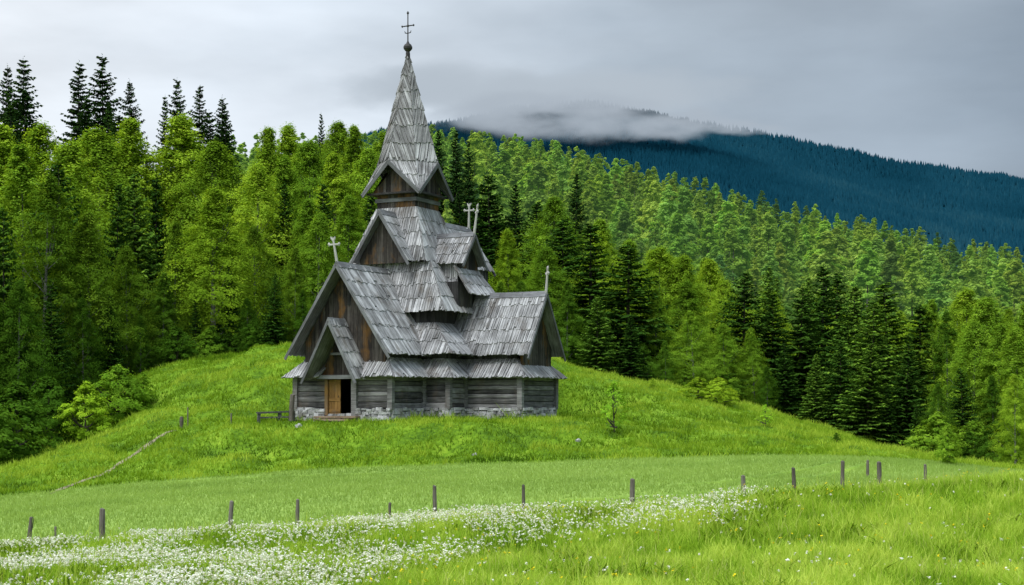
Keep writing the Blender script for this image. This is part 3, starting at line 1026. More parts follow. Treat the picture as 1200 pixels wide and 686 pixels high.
def wooden_post(name, px, top, base, depth, w, label, group=None, cat='fence post', lean=0.0):
    X, Y, z = at(px, depth) if base is None else hit(px, base, 40, 120)
    topz = EYE + (HOR - top) / F * Y
    h = topz - z
    mb = MB(); n = 9
    pts = []; rad = []
    bend = random.uniform(-0.02, 0.02)
    for k in range(6):
        f = k / 5
        pts.append((lean * h * f + bend * math.sin(f * 3), random.uniform(-.006, .006), -0.35 + (h + 0.35) * f))
        rad.append(w * (1.0 - 0.16 * f) * random.uniform(0.94, 1.06))
    pts.append((pts[-1][0] + 0.01, 0, h + 0.025)); rad.append(w * 0.45)
    mb.tube(pts, rad, n, random.uniform(0.3, 0.7))
    for v_i in range(len(mb.v)):
        v = mb.v[v_i]
        mb.v[v_i] = (v[0] * random.uniform(0.93, 1.07), v[1] * random.uniform(0.9, 1.1), v[2])
    o = mb.build(name, M['post'])
    o.location = (X, Y, z); o.rotation_euler = (0, 0, random.uniform(0, 0.4))
    tag(o, label, cat, group)
    return o


FG = 'fence posts between the flower meadow and the crop field'
POSTS = [(30, 607, 44.2, 0.075, 'leaning grey fence post at the far left edge of the meadow', 0.14),
         (63, 618, 49.5, 0.05, 'thin short stake just left of the thickest fence post', 0.12),
         (120, 597, 43.5, 0.10, 'thickest fence post, upright above the white flowers at left', 0.0),
         (268, 588, 44.0, 0.075, 'grey fence post leaning right, below the lower end of the dirt path', 0.07),
         (349, 586, 44.5, 0.065, 'slim fence post below the left wall of the church', 0.0),
         (456, 590, 46.5, 0.055, 'shortest fence post, only its top showing below the church', 0.03),
         (512, 570, 44.5, 0.072, 'fence post leaning left below the middle of the church', -0.05),
         (615, 569, 45.2, 0.06, 'thin fence post below the right gable of the church', -0.03),
         (740, 562, 44.6, 0.085, 'stout fence post standing alone below the small sapling', 0.02),
         (872, 558, 44.5, 0.075, 'fence post where the white flower band ends', -0.02),
         (933, 549, 44.2, 0.07, 'fence post with slight left lean right of the flower band end', -0.06),
         (986, 541, 44.2, 0.072, 'left post of the close trio of fence posts at right', 0.03),
         (1017, 540, 55.0, 0.06, 'small far post in the middle of the trio at right', 0.0),
         (1031, 542, 44.2, 0.078, 'right post of the close trio of fence posts', -0.02),
         (1084, 545, 52.0, 0.06, 'thin pale post near the dark forest edge at far right', 0.0)]
for px, top, dep, w, lab, lean in POSTS:
    wooden_post('fence_post', px, top, None, dep, w, lab, FG, lean=lean)
wooden_post('wooden_post', 341, 463, 494, 0, 0.14, 'thick dark post beside the front left corner of the church', None, 'post', 0.06)
wooden_post('wooden_stake', 213, 489, 503, 0, 0.11, 'stubby brown stake at the upper end of the dirt path', None, 'stake')
wooden_post('wooden_stake', 220, 478, 500, 0, 0.035, 'thin upright stick beside the stubby stake above the path', None, 'stake')
wooden_post('wooden_stake', 271, 485, 497, 0, 0.04, 'small thin stake on the slope left of the bench', None, 'stake')

# a few stones lying on the mound
for (px, py, r, lab) in ((556, 534, 0.09, 'small pale stone on the slope below the church'), (677, 517, 0.10, 'low grey stone at the start of the faint track on the right slope'),
                         (350, 500, 0.14, 'flat pale stone in the grass by the bench')):
    X, Y, z = hit(px, py, 50, 110)
    mb = MB()
    rings = []
    for i in range(5):
        ph = -0.5 + i * 0.5
        rr = max(0.1, math.cos(ph - 0.5)) * r
        rings.append(rr)
    mb.tube([(0, 0, -0.08), (0, 0, 0.02), (0.02, 0, r * 0.5), (0, 0.02, r * 0.8), (0, 0, r * 0.95)], [r * 1.2, r * 1.35, r * 1.15, r * 0.7, r * 0.2], 9, 0.8)
    mb.v = [(v[0] * random.uniform(.8, 1.2), v[1] * random.uniform(.8, 1.2), v[2] * random.uniform(.85, 1.15)) for v in mb.v]
    o = mb.build('stone', M['stone']); o.location = (X, Y, z); tag(o, lab, 'stone')


# ------------------------------------------------------------------ grass and flowers (uncountable)
def blades(name, X, Y, h, w, lean, tone, mat, two_seg, zoff=None):
    n = len(X)
    z = ground(X, Y) - 0.03
    az = RNG.uniform(0, np.pi, n); dx = np.cos(az) * w / 2; dy = np.sin(az) * w / 2
    la = RNG.uniform(0, 2 * np.pi, n); lx = np.cos(la) * lean * h; ly = np.sin(la) * lean * h
    if two_seg:
        V = np.empty((n, 5, 3))
        V[:, 0] = np.stack([X - dx, Y - dy, z], -1); V[:, 1] = np.stack([X + dx, Y + dy, z], -1)
        mx, my, mz = X + lx * .3, Y + ly * .3, z + h * .58
        V[:, 2] = np.stack([mx + dx * .8, my + dy * .8, mz], -1); V[:, 3] = np.stack([mx - dx * .8, my - dy * .8, mz], -1)
        V[:, 4] = np.stack([X + lx, Y + ly, z + h * (1 - .25 * lean)], -1)
        i = np.arange(n)[:, None] * 5
        F_ = [i + np.array([[0, 1, 2, 3]]), i + np.array([[3, 2, 4]])]
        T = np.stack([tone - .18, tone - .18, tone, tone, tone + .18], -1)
        me = np_mesh(name, V.reshape(-1, 3), F_, T.ravel(), [mat])
    else:
        V = np.empty((n, 3, 3))
        V[:, 0] = np.stack([X - dx, Y - dy, z], -1); V[:, 1] = np.stack([X + dx, Y + dy, z], -1)
        V[:, 2] = np.stack([X + lx, Y + ly, z + h], -1)
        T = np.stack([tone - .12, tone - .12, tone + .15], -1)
        me = np_mesh(name, V.reshape(-1, 3), [np.arange(n * 3).reshape(n, 3)], T.ravel(), [mat])
    return link(name, me)


def fan(n, y0, y1, p0=-260, p1=1460):
    Y = np.sqrt(RNG.uniform(y0**2, y1**2, n)); px = RNG.uniform(p0, p1, n)
    return (px - 600) / F * Y, Y, px


def flower_density(X, Y):
    """share of white flowers: a band that fills the lower left and thins to the right"""
    px = 600 + F * X / Y
    py = HOR - (ground(X, Y) + 0.35 - EYE) / Y * F
    edge = np.interp(px, [-300, 0, 330, 420, 500, 620, 760, 890, 930], [800, 800, 720, 676, 655, 628, 614, 598, 560])
    d = smooth(10, -8, (py - edge)) if False else 1 - smooth(-10, 12, py - edge)
    d = d * (1 - smooth(860, 920, px))
    clump = fbm(X * 0.55, Y * 0.45, 61, 3)
    return d * np.clip((clump - 0.34) * 4.0, 0.05, 1.0) + 0.012


# meadow
X, Y, px = fan(440000, 21.0, 43.5)
patch = fbm(X * 0.6, Y * 0.5, 71, 3); patch2 = fbm(X * 2.2, Y * 2.2, 72, 2)
keep = RNG.random(len(X)) < 0.45 + 0.75 * patch2
X, Y, px, patch, patch2 = (q[keep] for q in (X, Y, px, patch, patch2))
fd = flower_density(X, Y)
hgt = (0.20 + 0.24 * patch + 0.20 * (patch2 - 0.4)) * RNG.uniform(0.6, 1.3, len(X))
hgt *= np.interp(px, [0, 150, 500, 1200], [0.75, 0.8, 1.0, 1.1])
tone = 0.42 + 0.8 * (patch - 0.5) + 0.75 * (patch2 - 0.5) + RNG.normal(0, 0.13, len(X)) + np.interp(px, [0, 500, 800], [-0.06, 0.02, 0.10])
g = blades('meadow_grass', X, Y, hgt, RNG.uniform(0.010, 0.020, len(X)), RNG.uniform(0.1, 0.75, len(X)), tone, M['meadow_grass'], True)
tag(g, 'tall bright green meadow grass in the foreground', 'grass', kind='stuff')

# seed-headed tall stalks and broad leaves stand above the grass here and there
X, Y, px = fan(15000, 21, 43)
k = fbm(X * 0.9, Y * 0.9, 75, 2) > 0.52
X, Y = X[k], Y[k]
g = blades('tall_grass', X, Y, RNG.uniform(0.45, 0.8, len(X)), RNG.uniform(0.012, 0.022, len(X)), RNG.uniform(0.05, 0.5, len(X)), RNG.uniform(0.3, 0.95, len(X)), M['meadow_grass'], True)
tag(g, 'taller grass stalks standing above the meadow', 'grass', kind='stuff')

X, Y, px = fan(15000, 21, 43)
k = fbm(X * 0.5, Y * 0.5, 79, 3) > 0.42
X, Y, px = X[k], Y[k], px[k]
g = blades('seed_heads', X, Y, RNG.uniform(0.35, 0.68, len(X)) * np.interp(px, [0, 300, 600], [0.75, 0.85, 1.0]), RNG.uniform(0.006, 0.012, len(X)), RNG.uniform(0.05, 0.6, len(X)), RNG.uniform(0.2, 0.9, len(X)), M['straw'], True)
tag(g, 'thin straw coloured seed heads among the meadow grass', 'grass', kind='stuff')
# broad leaved weeds in dark clumps
X, Y, px = fan(60000, 21, 43)
k = fbm(X * 0.8, Y * 0.7, 83, 3) > 0.63
X, Y = X[k], Y[k]
g = blades('meadow_weeds', X, Y, RNG.uniform(0.22, 0.55, len(X)), RNG.uniform(0.03, 0.07, len(X)), RNG.uniform(0.3, 0.9, len(X)), RNG.uniform(0.1, 0.75, len(X)), M['hill_grass'], True)
tag(g, 'dark clumps of leafy weeds in the meadow', 'weeds', kind='stuff')

# crop field
X, Y, px = fan(230000, 42.5, 63.6)
k = (Y < field_edge(X)) & (track_dist(X, Y) > 0.20)
X, Y, px = X[k], Y[k], px[k]
rowp = 0.5 + 0.5 * np.sin((Y + 0.25 * X) * 2 * np.pi / 0.9)
g = blades('crop_grass', X, Y, RNG.uniform(0.10, 0.20, len(X)), RNG.uniform(0.025, 0.05, len(X)), RNG.uniform(0.1, 0.6, len(X)),
           0.45 + 0.6 * (fbm(X * .15, Y * .5, 81, 3) - .5) + RNG.normal(0, 0.07, len(X)), M['field_grass'], False)
tag(g, 'smooth pale green crop in the field behind the fence posts', 'crop', kind='stuff')

# mound
X, Y, px = fan(420000, 62.5, 108, -200, 1300)
a_, b_ = to_church(X, Y)
inside = (a_ < 6.45) & (a_ > -8.1) & (b_ > -3.95) & (b_ < 7.6) & ~((a_ > 3.2) & (b_ > 2.95)) & ~((b_ > 4.4) & (a_ > 1.45)) & ~((a_ > 3.2) & (b_ < -2.95))
door_way = (a_ > 6.3) & (a_ < 7.6) & (b_ > -2.2) & (b_ < 1.6)
p1 = fbm(X * 0.36, Y * 0.42, 3, 3); p2 = fbm(X * 1.0, Y * 1.0, 8, 2)
keep = (Y > field_edge(X) - 0.1) & ~inside & (~door_way | (RNG.random(len(X)) < 0.15)) & (path_dist(X, Y) > RNG.uniform(0.0, 0.24, len(X))) & (forest_mask(X, Y) < 0.7) & (RNG.random(len(X)) < 0.35 + 0.9 * p2)
X, Y, p1, p2, a_, b_ = (q[keep] for q in (X, Y, p1, p2, a_, b_))
p3 = fbm(X * 0.10 + Y * 0.05, Y * 0.75, 13, 3)
tone = 0.44 + 1.1 * (p1 - 0.5) + 1.15 * (p2 - 0.5) + 1.1 * (p3 - 0.5) + RNG.normal(0, 0.12, len(X))
wall_tuft_shade = (1 - smooth(0.2, 1.1, np.maximum(np.maximum(a_ - 4.5, 0), np.maximum(b_ - 7.6, 0)))) * (Y < CY) * smooth(1.0, 3.0, b_)
hgt = (0.08 + 0.30 * p2) * RNG.uniform(0.5, 1.3, len(X)) * (1 + 1.5 * wall_tuft_shade * (p2 - 0.2))
tone = tone - 0.34 * wall_tuft_shade  # dark tufts by the wall, with its contact shadow put into their colour
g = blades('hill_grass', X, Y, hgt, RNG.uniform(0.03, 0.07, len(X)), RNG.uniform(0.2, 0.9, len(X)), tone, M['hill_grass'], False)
tag(g, 'uneven bright green grass covering the church mound', 'grass', kind='stuff')


def flowers(name, X, Y, h, rad, per, mat, label, stem_tone=0.3):
    n = len(X); z = ground(X, Y)
    N = n * per
    th = RNG.uniform(0, 2 * np.pi, N); rr = np.sqrt(RNG.uniform(0, 1, N)) * np.repeat(rad, per)
    cx = np.repeat(X, per) + np.cos(th) * rr; cy = np.repeat(Y, per) + np.sin(th) * rr
    cz = np.repeat(z + h, per) + RNG.uniform(-0.02, 0.02, N) - rr * 0.25
    s = RNG.uniform(0.006, 0.017, N)
    a = RNG.uniform(0, np.pi, N); tilt = RNG.uniform(-0.9, 0.9, N)
    ux, uy = np.cos(a), np.sin(a)
    V = np.empty((N, 4, 3))
    for q, (su, sv) in enumerate(((-1, -1), (1, -1), (1, 1), (-1, 1))):
        V[:, q, 0] = cx + s * (su * ux - sv * uy * np.cos(tilt)); V[:, q, 1] = cy + s * (su * uy + sv * ux * np.cos(tilt)); V[:, q, 2] = cz + s * sv * np.sin(tilt)
    tone = np.repeat(RNG.uniform(0.2, 1, N), 4)
    f = np.arange(N * 4).reshape(N, 4)
    # stems
    w = 0.005
    S = np.empty((n, 3, 3)); az = RNG.uniform(0, np.pi, n)
    S[:, 0] = np.stack([X - w * np.cos(az), Y - w * np.sin(az), z - .02], -1); S[:, 1] = np.stack([X + w * np.cos(az), Y + w * np.sin(az), z - .02], -1)
    S[:, 2] = np.stack([X, Y, z + h], -1)
    V = np.concatenate([V.reshape(-1, 3), S.reshape(-1, 3)]); tone = np.concatenate([tone, np.full(n * 3, 0.5)])
    f2 = np.arange(n * 3).reshape(n, 3) + N * 4
    me = np_mesh(name, V, [f, f2], tone, [mat, M['meadow_grass']], np.concatenate([np.zeros(N), np.ones(n)]))
    tag(link(name, me), label, 'flowers', kind='stuff')


X, Y, px = fan(95000, 21.5, 43)
fd = flower_density(X, Y)
k = RNG.random(len(X)) < fd * 0.62
X, Y, px = X[k], Y[k], px[k]
hh = (0.26 + 0.22 * fbm(X * 0.6, Y * 0.5, 71, 3)) * RNG.uniform(0.6, 1.3, len(X)) * np.interp(px, [0, 150, 500, 1200], [0.85, 0.9, 1.05, 1.1])
flowers('white_wildflowers', X, Y, hh, 0.010 + 0.036 * RNG.random(len(X)) ** 2, 8, M['white_petal'], 'white wildflowers crowding the lower left of the meadow')
X, Y, px = fan(230, 22, 41, 420, 1200)
flowers('yellow_wildflowers', X, Y, RNG.uniform(0.34, 0.5, len(X)), RNG.uniform(0.015, 0.035, len(X)), 5, M['yellow_petal'], 'scattered yellow wildflowers in the right of the meadow')


# ------------------------------------------------------------------ trees
def quads_from(C, U, Vv):
    """diamond-like quads: centre, half-length vector, half-width vector"""
    n = len(C); V = np.empty((n, 4, 3))
    V[:, 0] = C - U; V[:, 1] = C + Vv - U * .1; V[:, 2] = C + U; V[:, 3] = C - Vv - U * .1
    return V.reshape(-1, 3)


def unit(v):
    return v / (np.linalg.norm(v, axis=-1, keepdims=True) + 1e-9)


def trunk_mb(H, r, n=7, bend=0.06, seed=0, limbs=None):
    rs = random.Random(seed); mb = MB()
    pts = [(0, 0, -0.5)]; rad = [r * 1.35]
    x = y = 0
    for k in range(1, 8):
        f = k / 7
        x += rs.uniform(-bend, bend) * .5; y += rs.uniform(-bend, bend) * .5
        pts.append((x, y, H * f)); rad.append(max(0.02, r * (1 - f) ** 0.8))
    mb.tube(pts, rad, n, 0.5)
    for (p0, p1, r0) in (limbs or []):
        mb.tube([p0, (np.array(p0) * .5 + np.array(p1) * .5 + np.array([0, 0, -0.1])), p1], [r0, r0 * .6, 0.015], 5, 0.5)
    return mb


def broadleaf(seed, H, Rm, nclump, per, leaf, shape=1.0, base=0.12, name='crown'):
    """clusters of leaf sprays on ascending limbs; returns (trunk mesh builder, crown mesh)"""
    rg = np.random.default_rng(seed)
    # cluster positions along limbs
    f = rg.uniform(0, 1, nclump) ** 0.85
    zc = H * (base + (0.99 - base) * f)
    prof = np.where(f < 0.28, 0.55 + 0.45 * f / 0.28, np.clip(1 - ((f - 0.28) / 0.72) ** (1.25 * shape), 0, 1) * 0.95 + 0.05)
    az = rg.uniform(0, 2 * np.pi, nclump)
    lobes = 1 + 0.24 * np.sin(az * 2 + zc * 0.9 + seed) + 0.20 * np.sin(az * 3 - zc * 1.5 + seed * 2)
    rad = Rm * prof * lobes * np.sqrt(rg.uniform(0.12, 1, nclump))
    C = np.stack([np.cos(az) * rad, np.sin(az) * rad, zc], -1)
    cr = Rm * rg.uniform(0.10, 0.25, nclump) * (0.45 + 0.55 * prof)
    tone_c = rg.normal(0, 0.10, nclump)
    N = nclump * per
    d = unit(rg.normal(0, 1, (N, 3))); d[:, 2] *= 0.55; rd = np.stack([np.cos(az), np.sin(az), np.full(nclump, -0.35)], -1)
    rr = rg.uniform(0.25, 1, N) ** 0.6
    ci = np.repeat(np.arange(nclump), per)
    P = C[ci] + d * (cr[ci] * rr)[:, None] + rd[ci] * (np.sum(d * rd[ci], -1) * cr[ci] * rr * 0.7)[:, None]
    # ragged twigs reaching out
    tw = rg.random(N) < 0.22
    P[tw] += unit(P[tw] - np.array([0, 0, H * .4]))* rg.uniform(0.1, 0.5, tw.sum())[:, None] * cr[ci][tw][:, None] * 1.6
    oc = unit(np.stack([P[:, 0], P[:, 1], (P[:, 2] - H * 0.35) * 0.6], -1))
    up = unit(oc * 0.75 + d * 0.55 + np.array([0, 0, 0.6]) + rg.normal(0, 0.33, (N, 3)))
    t1 = unit(np.cross(up, rg.normal(0, 1, (N, 3)))); t2 = np.cross(up, t1)
    s = leaf * rg.uniform(0.6, 1.4, N)
    V = quads_from(P, t1 * s[:, None], t2 * (s * 0.6)[:, None])
    V[:, 2] = np.maximum(V[:, 2], 0.05)
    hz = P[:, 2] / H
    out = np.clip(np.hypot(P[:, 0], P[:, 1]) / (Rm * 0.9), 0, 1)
    tone = 0.38 + 0.15 * hz + 0.12 * out + tone_c[ci] + rg.normal(0, 0.06, N)  # lighter towards top and outside: light from above put into the leaf tone
    limbs = []
    for k in rg.choice(nclump, min(14, nclump), replace=False):
        z0 = min(H * .62, max(H * .12, C[k, 2] - rad[k] * 0.9))
        limbs.append(((0, 0, z0), tuple(C[k]), max(0.03, 0.09 * (1 - z0 / H))))
    return limbs, (V, np.arange(N * 4).reshape(N, 4), np.repeat(tone, 4))


def spruce(seed, H, Rm, whorl=0.45, nb=8, nsp=9, base=0.06, ragged=0.25):
    rg = np.random.default_rng(seed)
    Cs = []; Us = []; Vs = []; Ts = []
    z = H * base
    while z < H * 0.985:
        f = (z - H * base) / (H * (1 - base))
        Lb = Rm * (1 - f) ** 0.85 * (0.82 + 0.18 * min(1, f * 8)) + 0.10
        n = max(4, int(nb * (0.6 + 0.6 * (1 - f))))
        a0 = rg.uniform(0, 6.28)
        for k in range(n):
            if rg.random() < ragged * 0.35: continue
            az = a0 + 6.283 * k / n + rg.normal(0, 0.22)
            ln = Lb * rg.uniform(1 - ragged * 1.6, 1 + ragged * 0.45)
            m = max(3, int(nsp * ln / Rm + 3))
            t = np.linspace(0.12, 1, m)
            droop = ln * (0.42 * (1 - f) + 0.05); lift = ln * 0.20
            dirv = np.array([math.cos(az), math.sin(az), 0]); sidev = np.array([-math.sin(az), math.cos(az), 0])
            zz = z + rg.normal(0, 0.10) + (0.25 * f * ln) * t - droop * t ** 1.3 + lift * t ** 3
            base_p = dirv * (ln * t)[:, None] + np.stack([np.zeros(m), np.zeros(m), zz], -1)
            for s in (-1, 1):
                sl = (0.16 + 0.26 * ln * (1 - 0.65 * t)) * rg.uniform(0.75, 1.25, m)
                sp = unit(dirv * 0.75 + sidev * s * 0.8 + np.array([0, 0, -0.38]) + rg.normal(0, 0.16, (m, 3)))
                c = base_p + sp * (sl * 0.55)[:, None]
                wv = unit(np.cross(sp, np.array([0, 0, 1.0]) + rg.normal(0, 0.35, (m, 3))))
                Cs.append(c); Us.append(sp * (sl * 0.62)[:, None]); Vs.append(wv * (0.07 + 0.13 * sl)[:, None])
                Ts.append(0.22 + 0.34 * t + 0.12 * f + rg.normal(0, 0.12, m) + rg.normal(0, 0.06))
            # hanging twigs under the bough
            hsl = (0.14 + 0.16 * ln) * rg.uniform(0.5, 1.2, m)
            hp = unit(np.array([0, 0, -1.0]) + dirv * 0.4 + rg.normal(0, 0.2, (m, 3)))
            Cs.append(base_p + hp * (hsl * .4)[:, None]); Us.append(hp * (hsl * .55)[:, None]); Vs.append(np.tile(dirv, (m, 1)) * 0.10)
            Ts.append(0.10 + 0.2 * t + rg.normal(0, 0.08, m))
        z += whorl * rg.uniform(0.75, 1.2) * (1.15 - 0.45 * f)
    # leader
    k = 14
    zz = np.linspace(H * 0.93, H, k); az = rg.uniform(0, 6.28, k)
    dv = np.stack([np.cos(az), np.sin(az), np.full(k, 0.9)], -1) * (0.10 + 0.22 * (H - zz) / (H * .07))[:, None]
    Cs.append(np.stack([np.zeros(k), np.zeros(k), zz], -1) + dv * .5); Us.append(dv * .5); Vs.append(np.cross(unit(dv), [0, 0, 1.0]) * 0.05); Ts.append(np.full(k, 0.45))
    C = np.concatenate(Cs); U = np.concatenate(Us); Vv = np.concatenate(Vs); T = np.concatenate(Ts)
    V = quads_from(C, U, Vv)
    V[:, 2] = np.maximum(V[:, 2], 0.05)
    return V, np.arange(len(C) * 4).reshape(-1, 4), np.repeat(T, 4)


PROTO = {}


def make_proto(kind, i, H, crown, trunk, leaf_mat, bark):
    V, Fc, T = crown
    cm = np_mesh('crown', V, [Fc], T, [M[leaf_mat]])
    tmesh = None
    me = bpy.data.meshes.new('trunk'); me.from_pydata(trunk.v, [], trunk.f); me.materials.append(M[bark])
    me.polygons.foreach_set('use_smooth', np.ones(len(me.polygons), bool))
    PROTO.setdefault(kind, []).append((H, cm, me))


for i in range(6):
    H, Rm = 14.0, (3.7, 4.2, 3.2, 3.9, 4.4, 3.5)[i]
    limbs, crown = broadleaf(100 + i, H, Rm, 480, 100, 0.072, (0.85, 1.1, 0.75, 1.25, 1.0, 0.8)[i], 0.07)
    make_proto('broadleaf', i, H, crown, trunk_mb(H * .9, 0.22, seed=i, limbs=limbs), 'leaf', 'pale_bark')
for i in range(3):      # tall trees with a high crown and a bare lower stem
    H, Rm = 18.0, (3.0, 3.3, 2.7)[i]
    limbs, crown = broadleaf(140 + i, H, Rm, 340, 100, 0.075, 1.1, 0.30)
    make_proto('tall_broadleaf', i, H, crown, trunk_mb(H * .9, 0.22, seed=40 + i, limbs=limbs), 'leaf', 'pale_bark')
for i in range(5):
    H, Rm = 16.0, (3.6, 4.1, 3.1, 4.4, 3.4)[i]
    make_proto('spruce', i, H, spruce(200 + i, H, Rm, 0.50, 10, 11, 0.05, 0.26), trunk_mb(H * .97, 0.20, bend=0.04, seed=60 + i), 'needle', 'bark')
for i in range(4):      # slim spires of the skyline
    H, Rm = 22.0, (3.9, 4.4, 3.5, 4.1)[i]
    make_proto('tall_spruce', i, H, spruce(240 + i, H, Rm, 0.44, 10, 11, 0.08, 0.36), trunk_mb(H * .97, 0.24, bend=0.04, seed=80 + i), 'needle', 'bark')
for i in range(4):      # shrubs
    H, Rm = 3.0, (1.55, 1.75, 1.4, 1.65)[i]
    limbs, crown = broadleaf(300 + i, H, Rm, 150, 62, 0.060, 1.05, 0.05)
    make_proto('shrub', i, H, crown, trunk_mb(H * .6, 0.07, seed=90 + i, limbs=limbs), 'leaf', 'bark')
limbs, crown = broadleaf(330, 3.6, 1.3, 80, 26, 0.065, 1.0, 0.12)      # thin see-through sapling
make_proto('sapling', 0, 3.6, crown, trunk_mb(3.3, 0.05, seed=95, limbs=limbs), 'leaf', 'bark')


def plant(kind, X, Y, H, name, label, cat, group=None, tint=(1, 1, 1), variant=None, width=1.0, sink=0.0):
    v = PROTO[kind]
    H0, cm, tm = v[random.randrange(len(v)) if variant is None else variant % len(v)]
    z = float(ground(X, Y)) - sink
    s = H / H0
    q = random.uniform(0.88, 1.14)
    t = empty(name, (X, Y, z), random.uniform(0, 6.28), (s * width * q, s * width / q, s))
    t.rotation_euler = (random.gauss(0, 0.022), random.gauss(0, 0.022), t.rotation_euler[2])
    if kind == 'spruce': tint = (tint[0] * 1.2, tint[1] * 1.1, tint[2] * 0.9)
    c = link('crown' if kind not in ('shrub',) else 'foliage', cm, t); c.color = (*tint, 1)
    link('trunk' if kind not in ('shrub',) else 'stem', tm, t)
    tag(t, label, cat, group)
    return t


def by_top(px, top, depth):
    X = (px - 600) / F * depth
    z = float(ground(X, depth))
    return X, depth, EYE + (HOR - top) / F * depth - z


GS = 'dark spruces on the skyline at upper left'
SKY = [(14, 63, 172, 1.25, 'tallest dark spruce, at the far left of the skyline'),
       (43, 90, 168, 1.0, 'dark spruce just right of the tallest skyline spruce'),
       (80, 77, 170, 1.05, 'dark spruce left of the pair of tall skyline spruces'),
       (109, 71, 172, 1.2, 'broad dark skyline spruce with the second highest tip'),
       (140, 108, 168, 0.9, 'low dark spruce left of a slim one on the skyline'),
       (159, 96, 172, 0.85, 'slim dark spruce in the middle of the left skyline'),
       (189, 116, 166, 0.75, 'small dark spruce tucked left of a taller skyline tree'),
       (204, 95, 170, 1.0, 'dark spruce standing highest in the middle gap of the skyline'),
       (226, 107, 168, 0.95, 'dark spruce left of the last two skyline spruces'),
       (254, 116, 170, 0.9, 'second to last dark spruce of the left skyline'),
       (272, 126, 168, 0.85, 'last dark spruce at the right end of the left skyline'),
       (-12, 84, 170, 1.0, 'dark spruce cut by the left edge of the photo'),
       (60, 130, 160, 1.0, 'shorter dark spruce in the dip of the left skyline'),
       (125, 128, 160, 1.0, 'short dark spruce below the broad skyline spruce'),
       (95, 112, 164, 1.1, 'dark spruce filling the gap between the two tallest inner skyline spruces'),
       (28, 112, 160, 1.2, 'low broad dark spruce in front of the far left skyline pair'),
       (240, 136, 162, 1.1, 'low dark spruce between the last skyline spruces'),
       (150, 130, 158, 1.2, 'broad low dark spruce at the foot of the slim skyline one')]
for i, (px, top, d, w, lab) in enumerate(SKY):
    X, Y, H = by_top(px, top, d)
    plant('tall_spruce', X, Y + random.uniform(-6, 6), H, 'spruce_tree', lab, 'spruce', GS, (0.52, 0.54, 0.66), i, w * random.uniform(0.85, 1.15))

for i, (px, top, d, w, lab) in enumerate([(512, 149, 205, 0.9, 'dark spruce just right of the church spire against the mountain'),
                                          (533, 150, 205, 1.0, 'dark spruce between two others right of the church spire'),
                                          (552, 163, 205, 0.8, 'smallest dark spruce of the three right of the spire'),
                                          (374, 132, 190, 0.75, 'lone dark spruce rising above bright trees left of the spire'),
                                          (672, 200, 190, 1.0, 'lone dark spruce rising out of the bright hillside'),
                                          (541, 215, 150, 1.0, 'dark spruce behind the tower crosses'),
                                          (606, 213, 150, 1.1, 'dark spruce above the bright lime tree beside the church')]):
    X, Y, H = by_top(px, top, d)
    plant('tall_spruce', X, Y, H, 'spruce_tree', lab, 'spruce', None, (0.45, 0.50, 0.6), i + 1, w * 0.85)

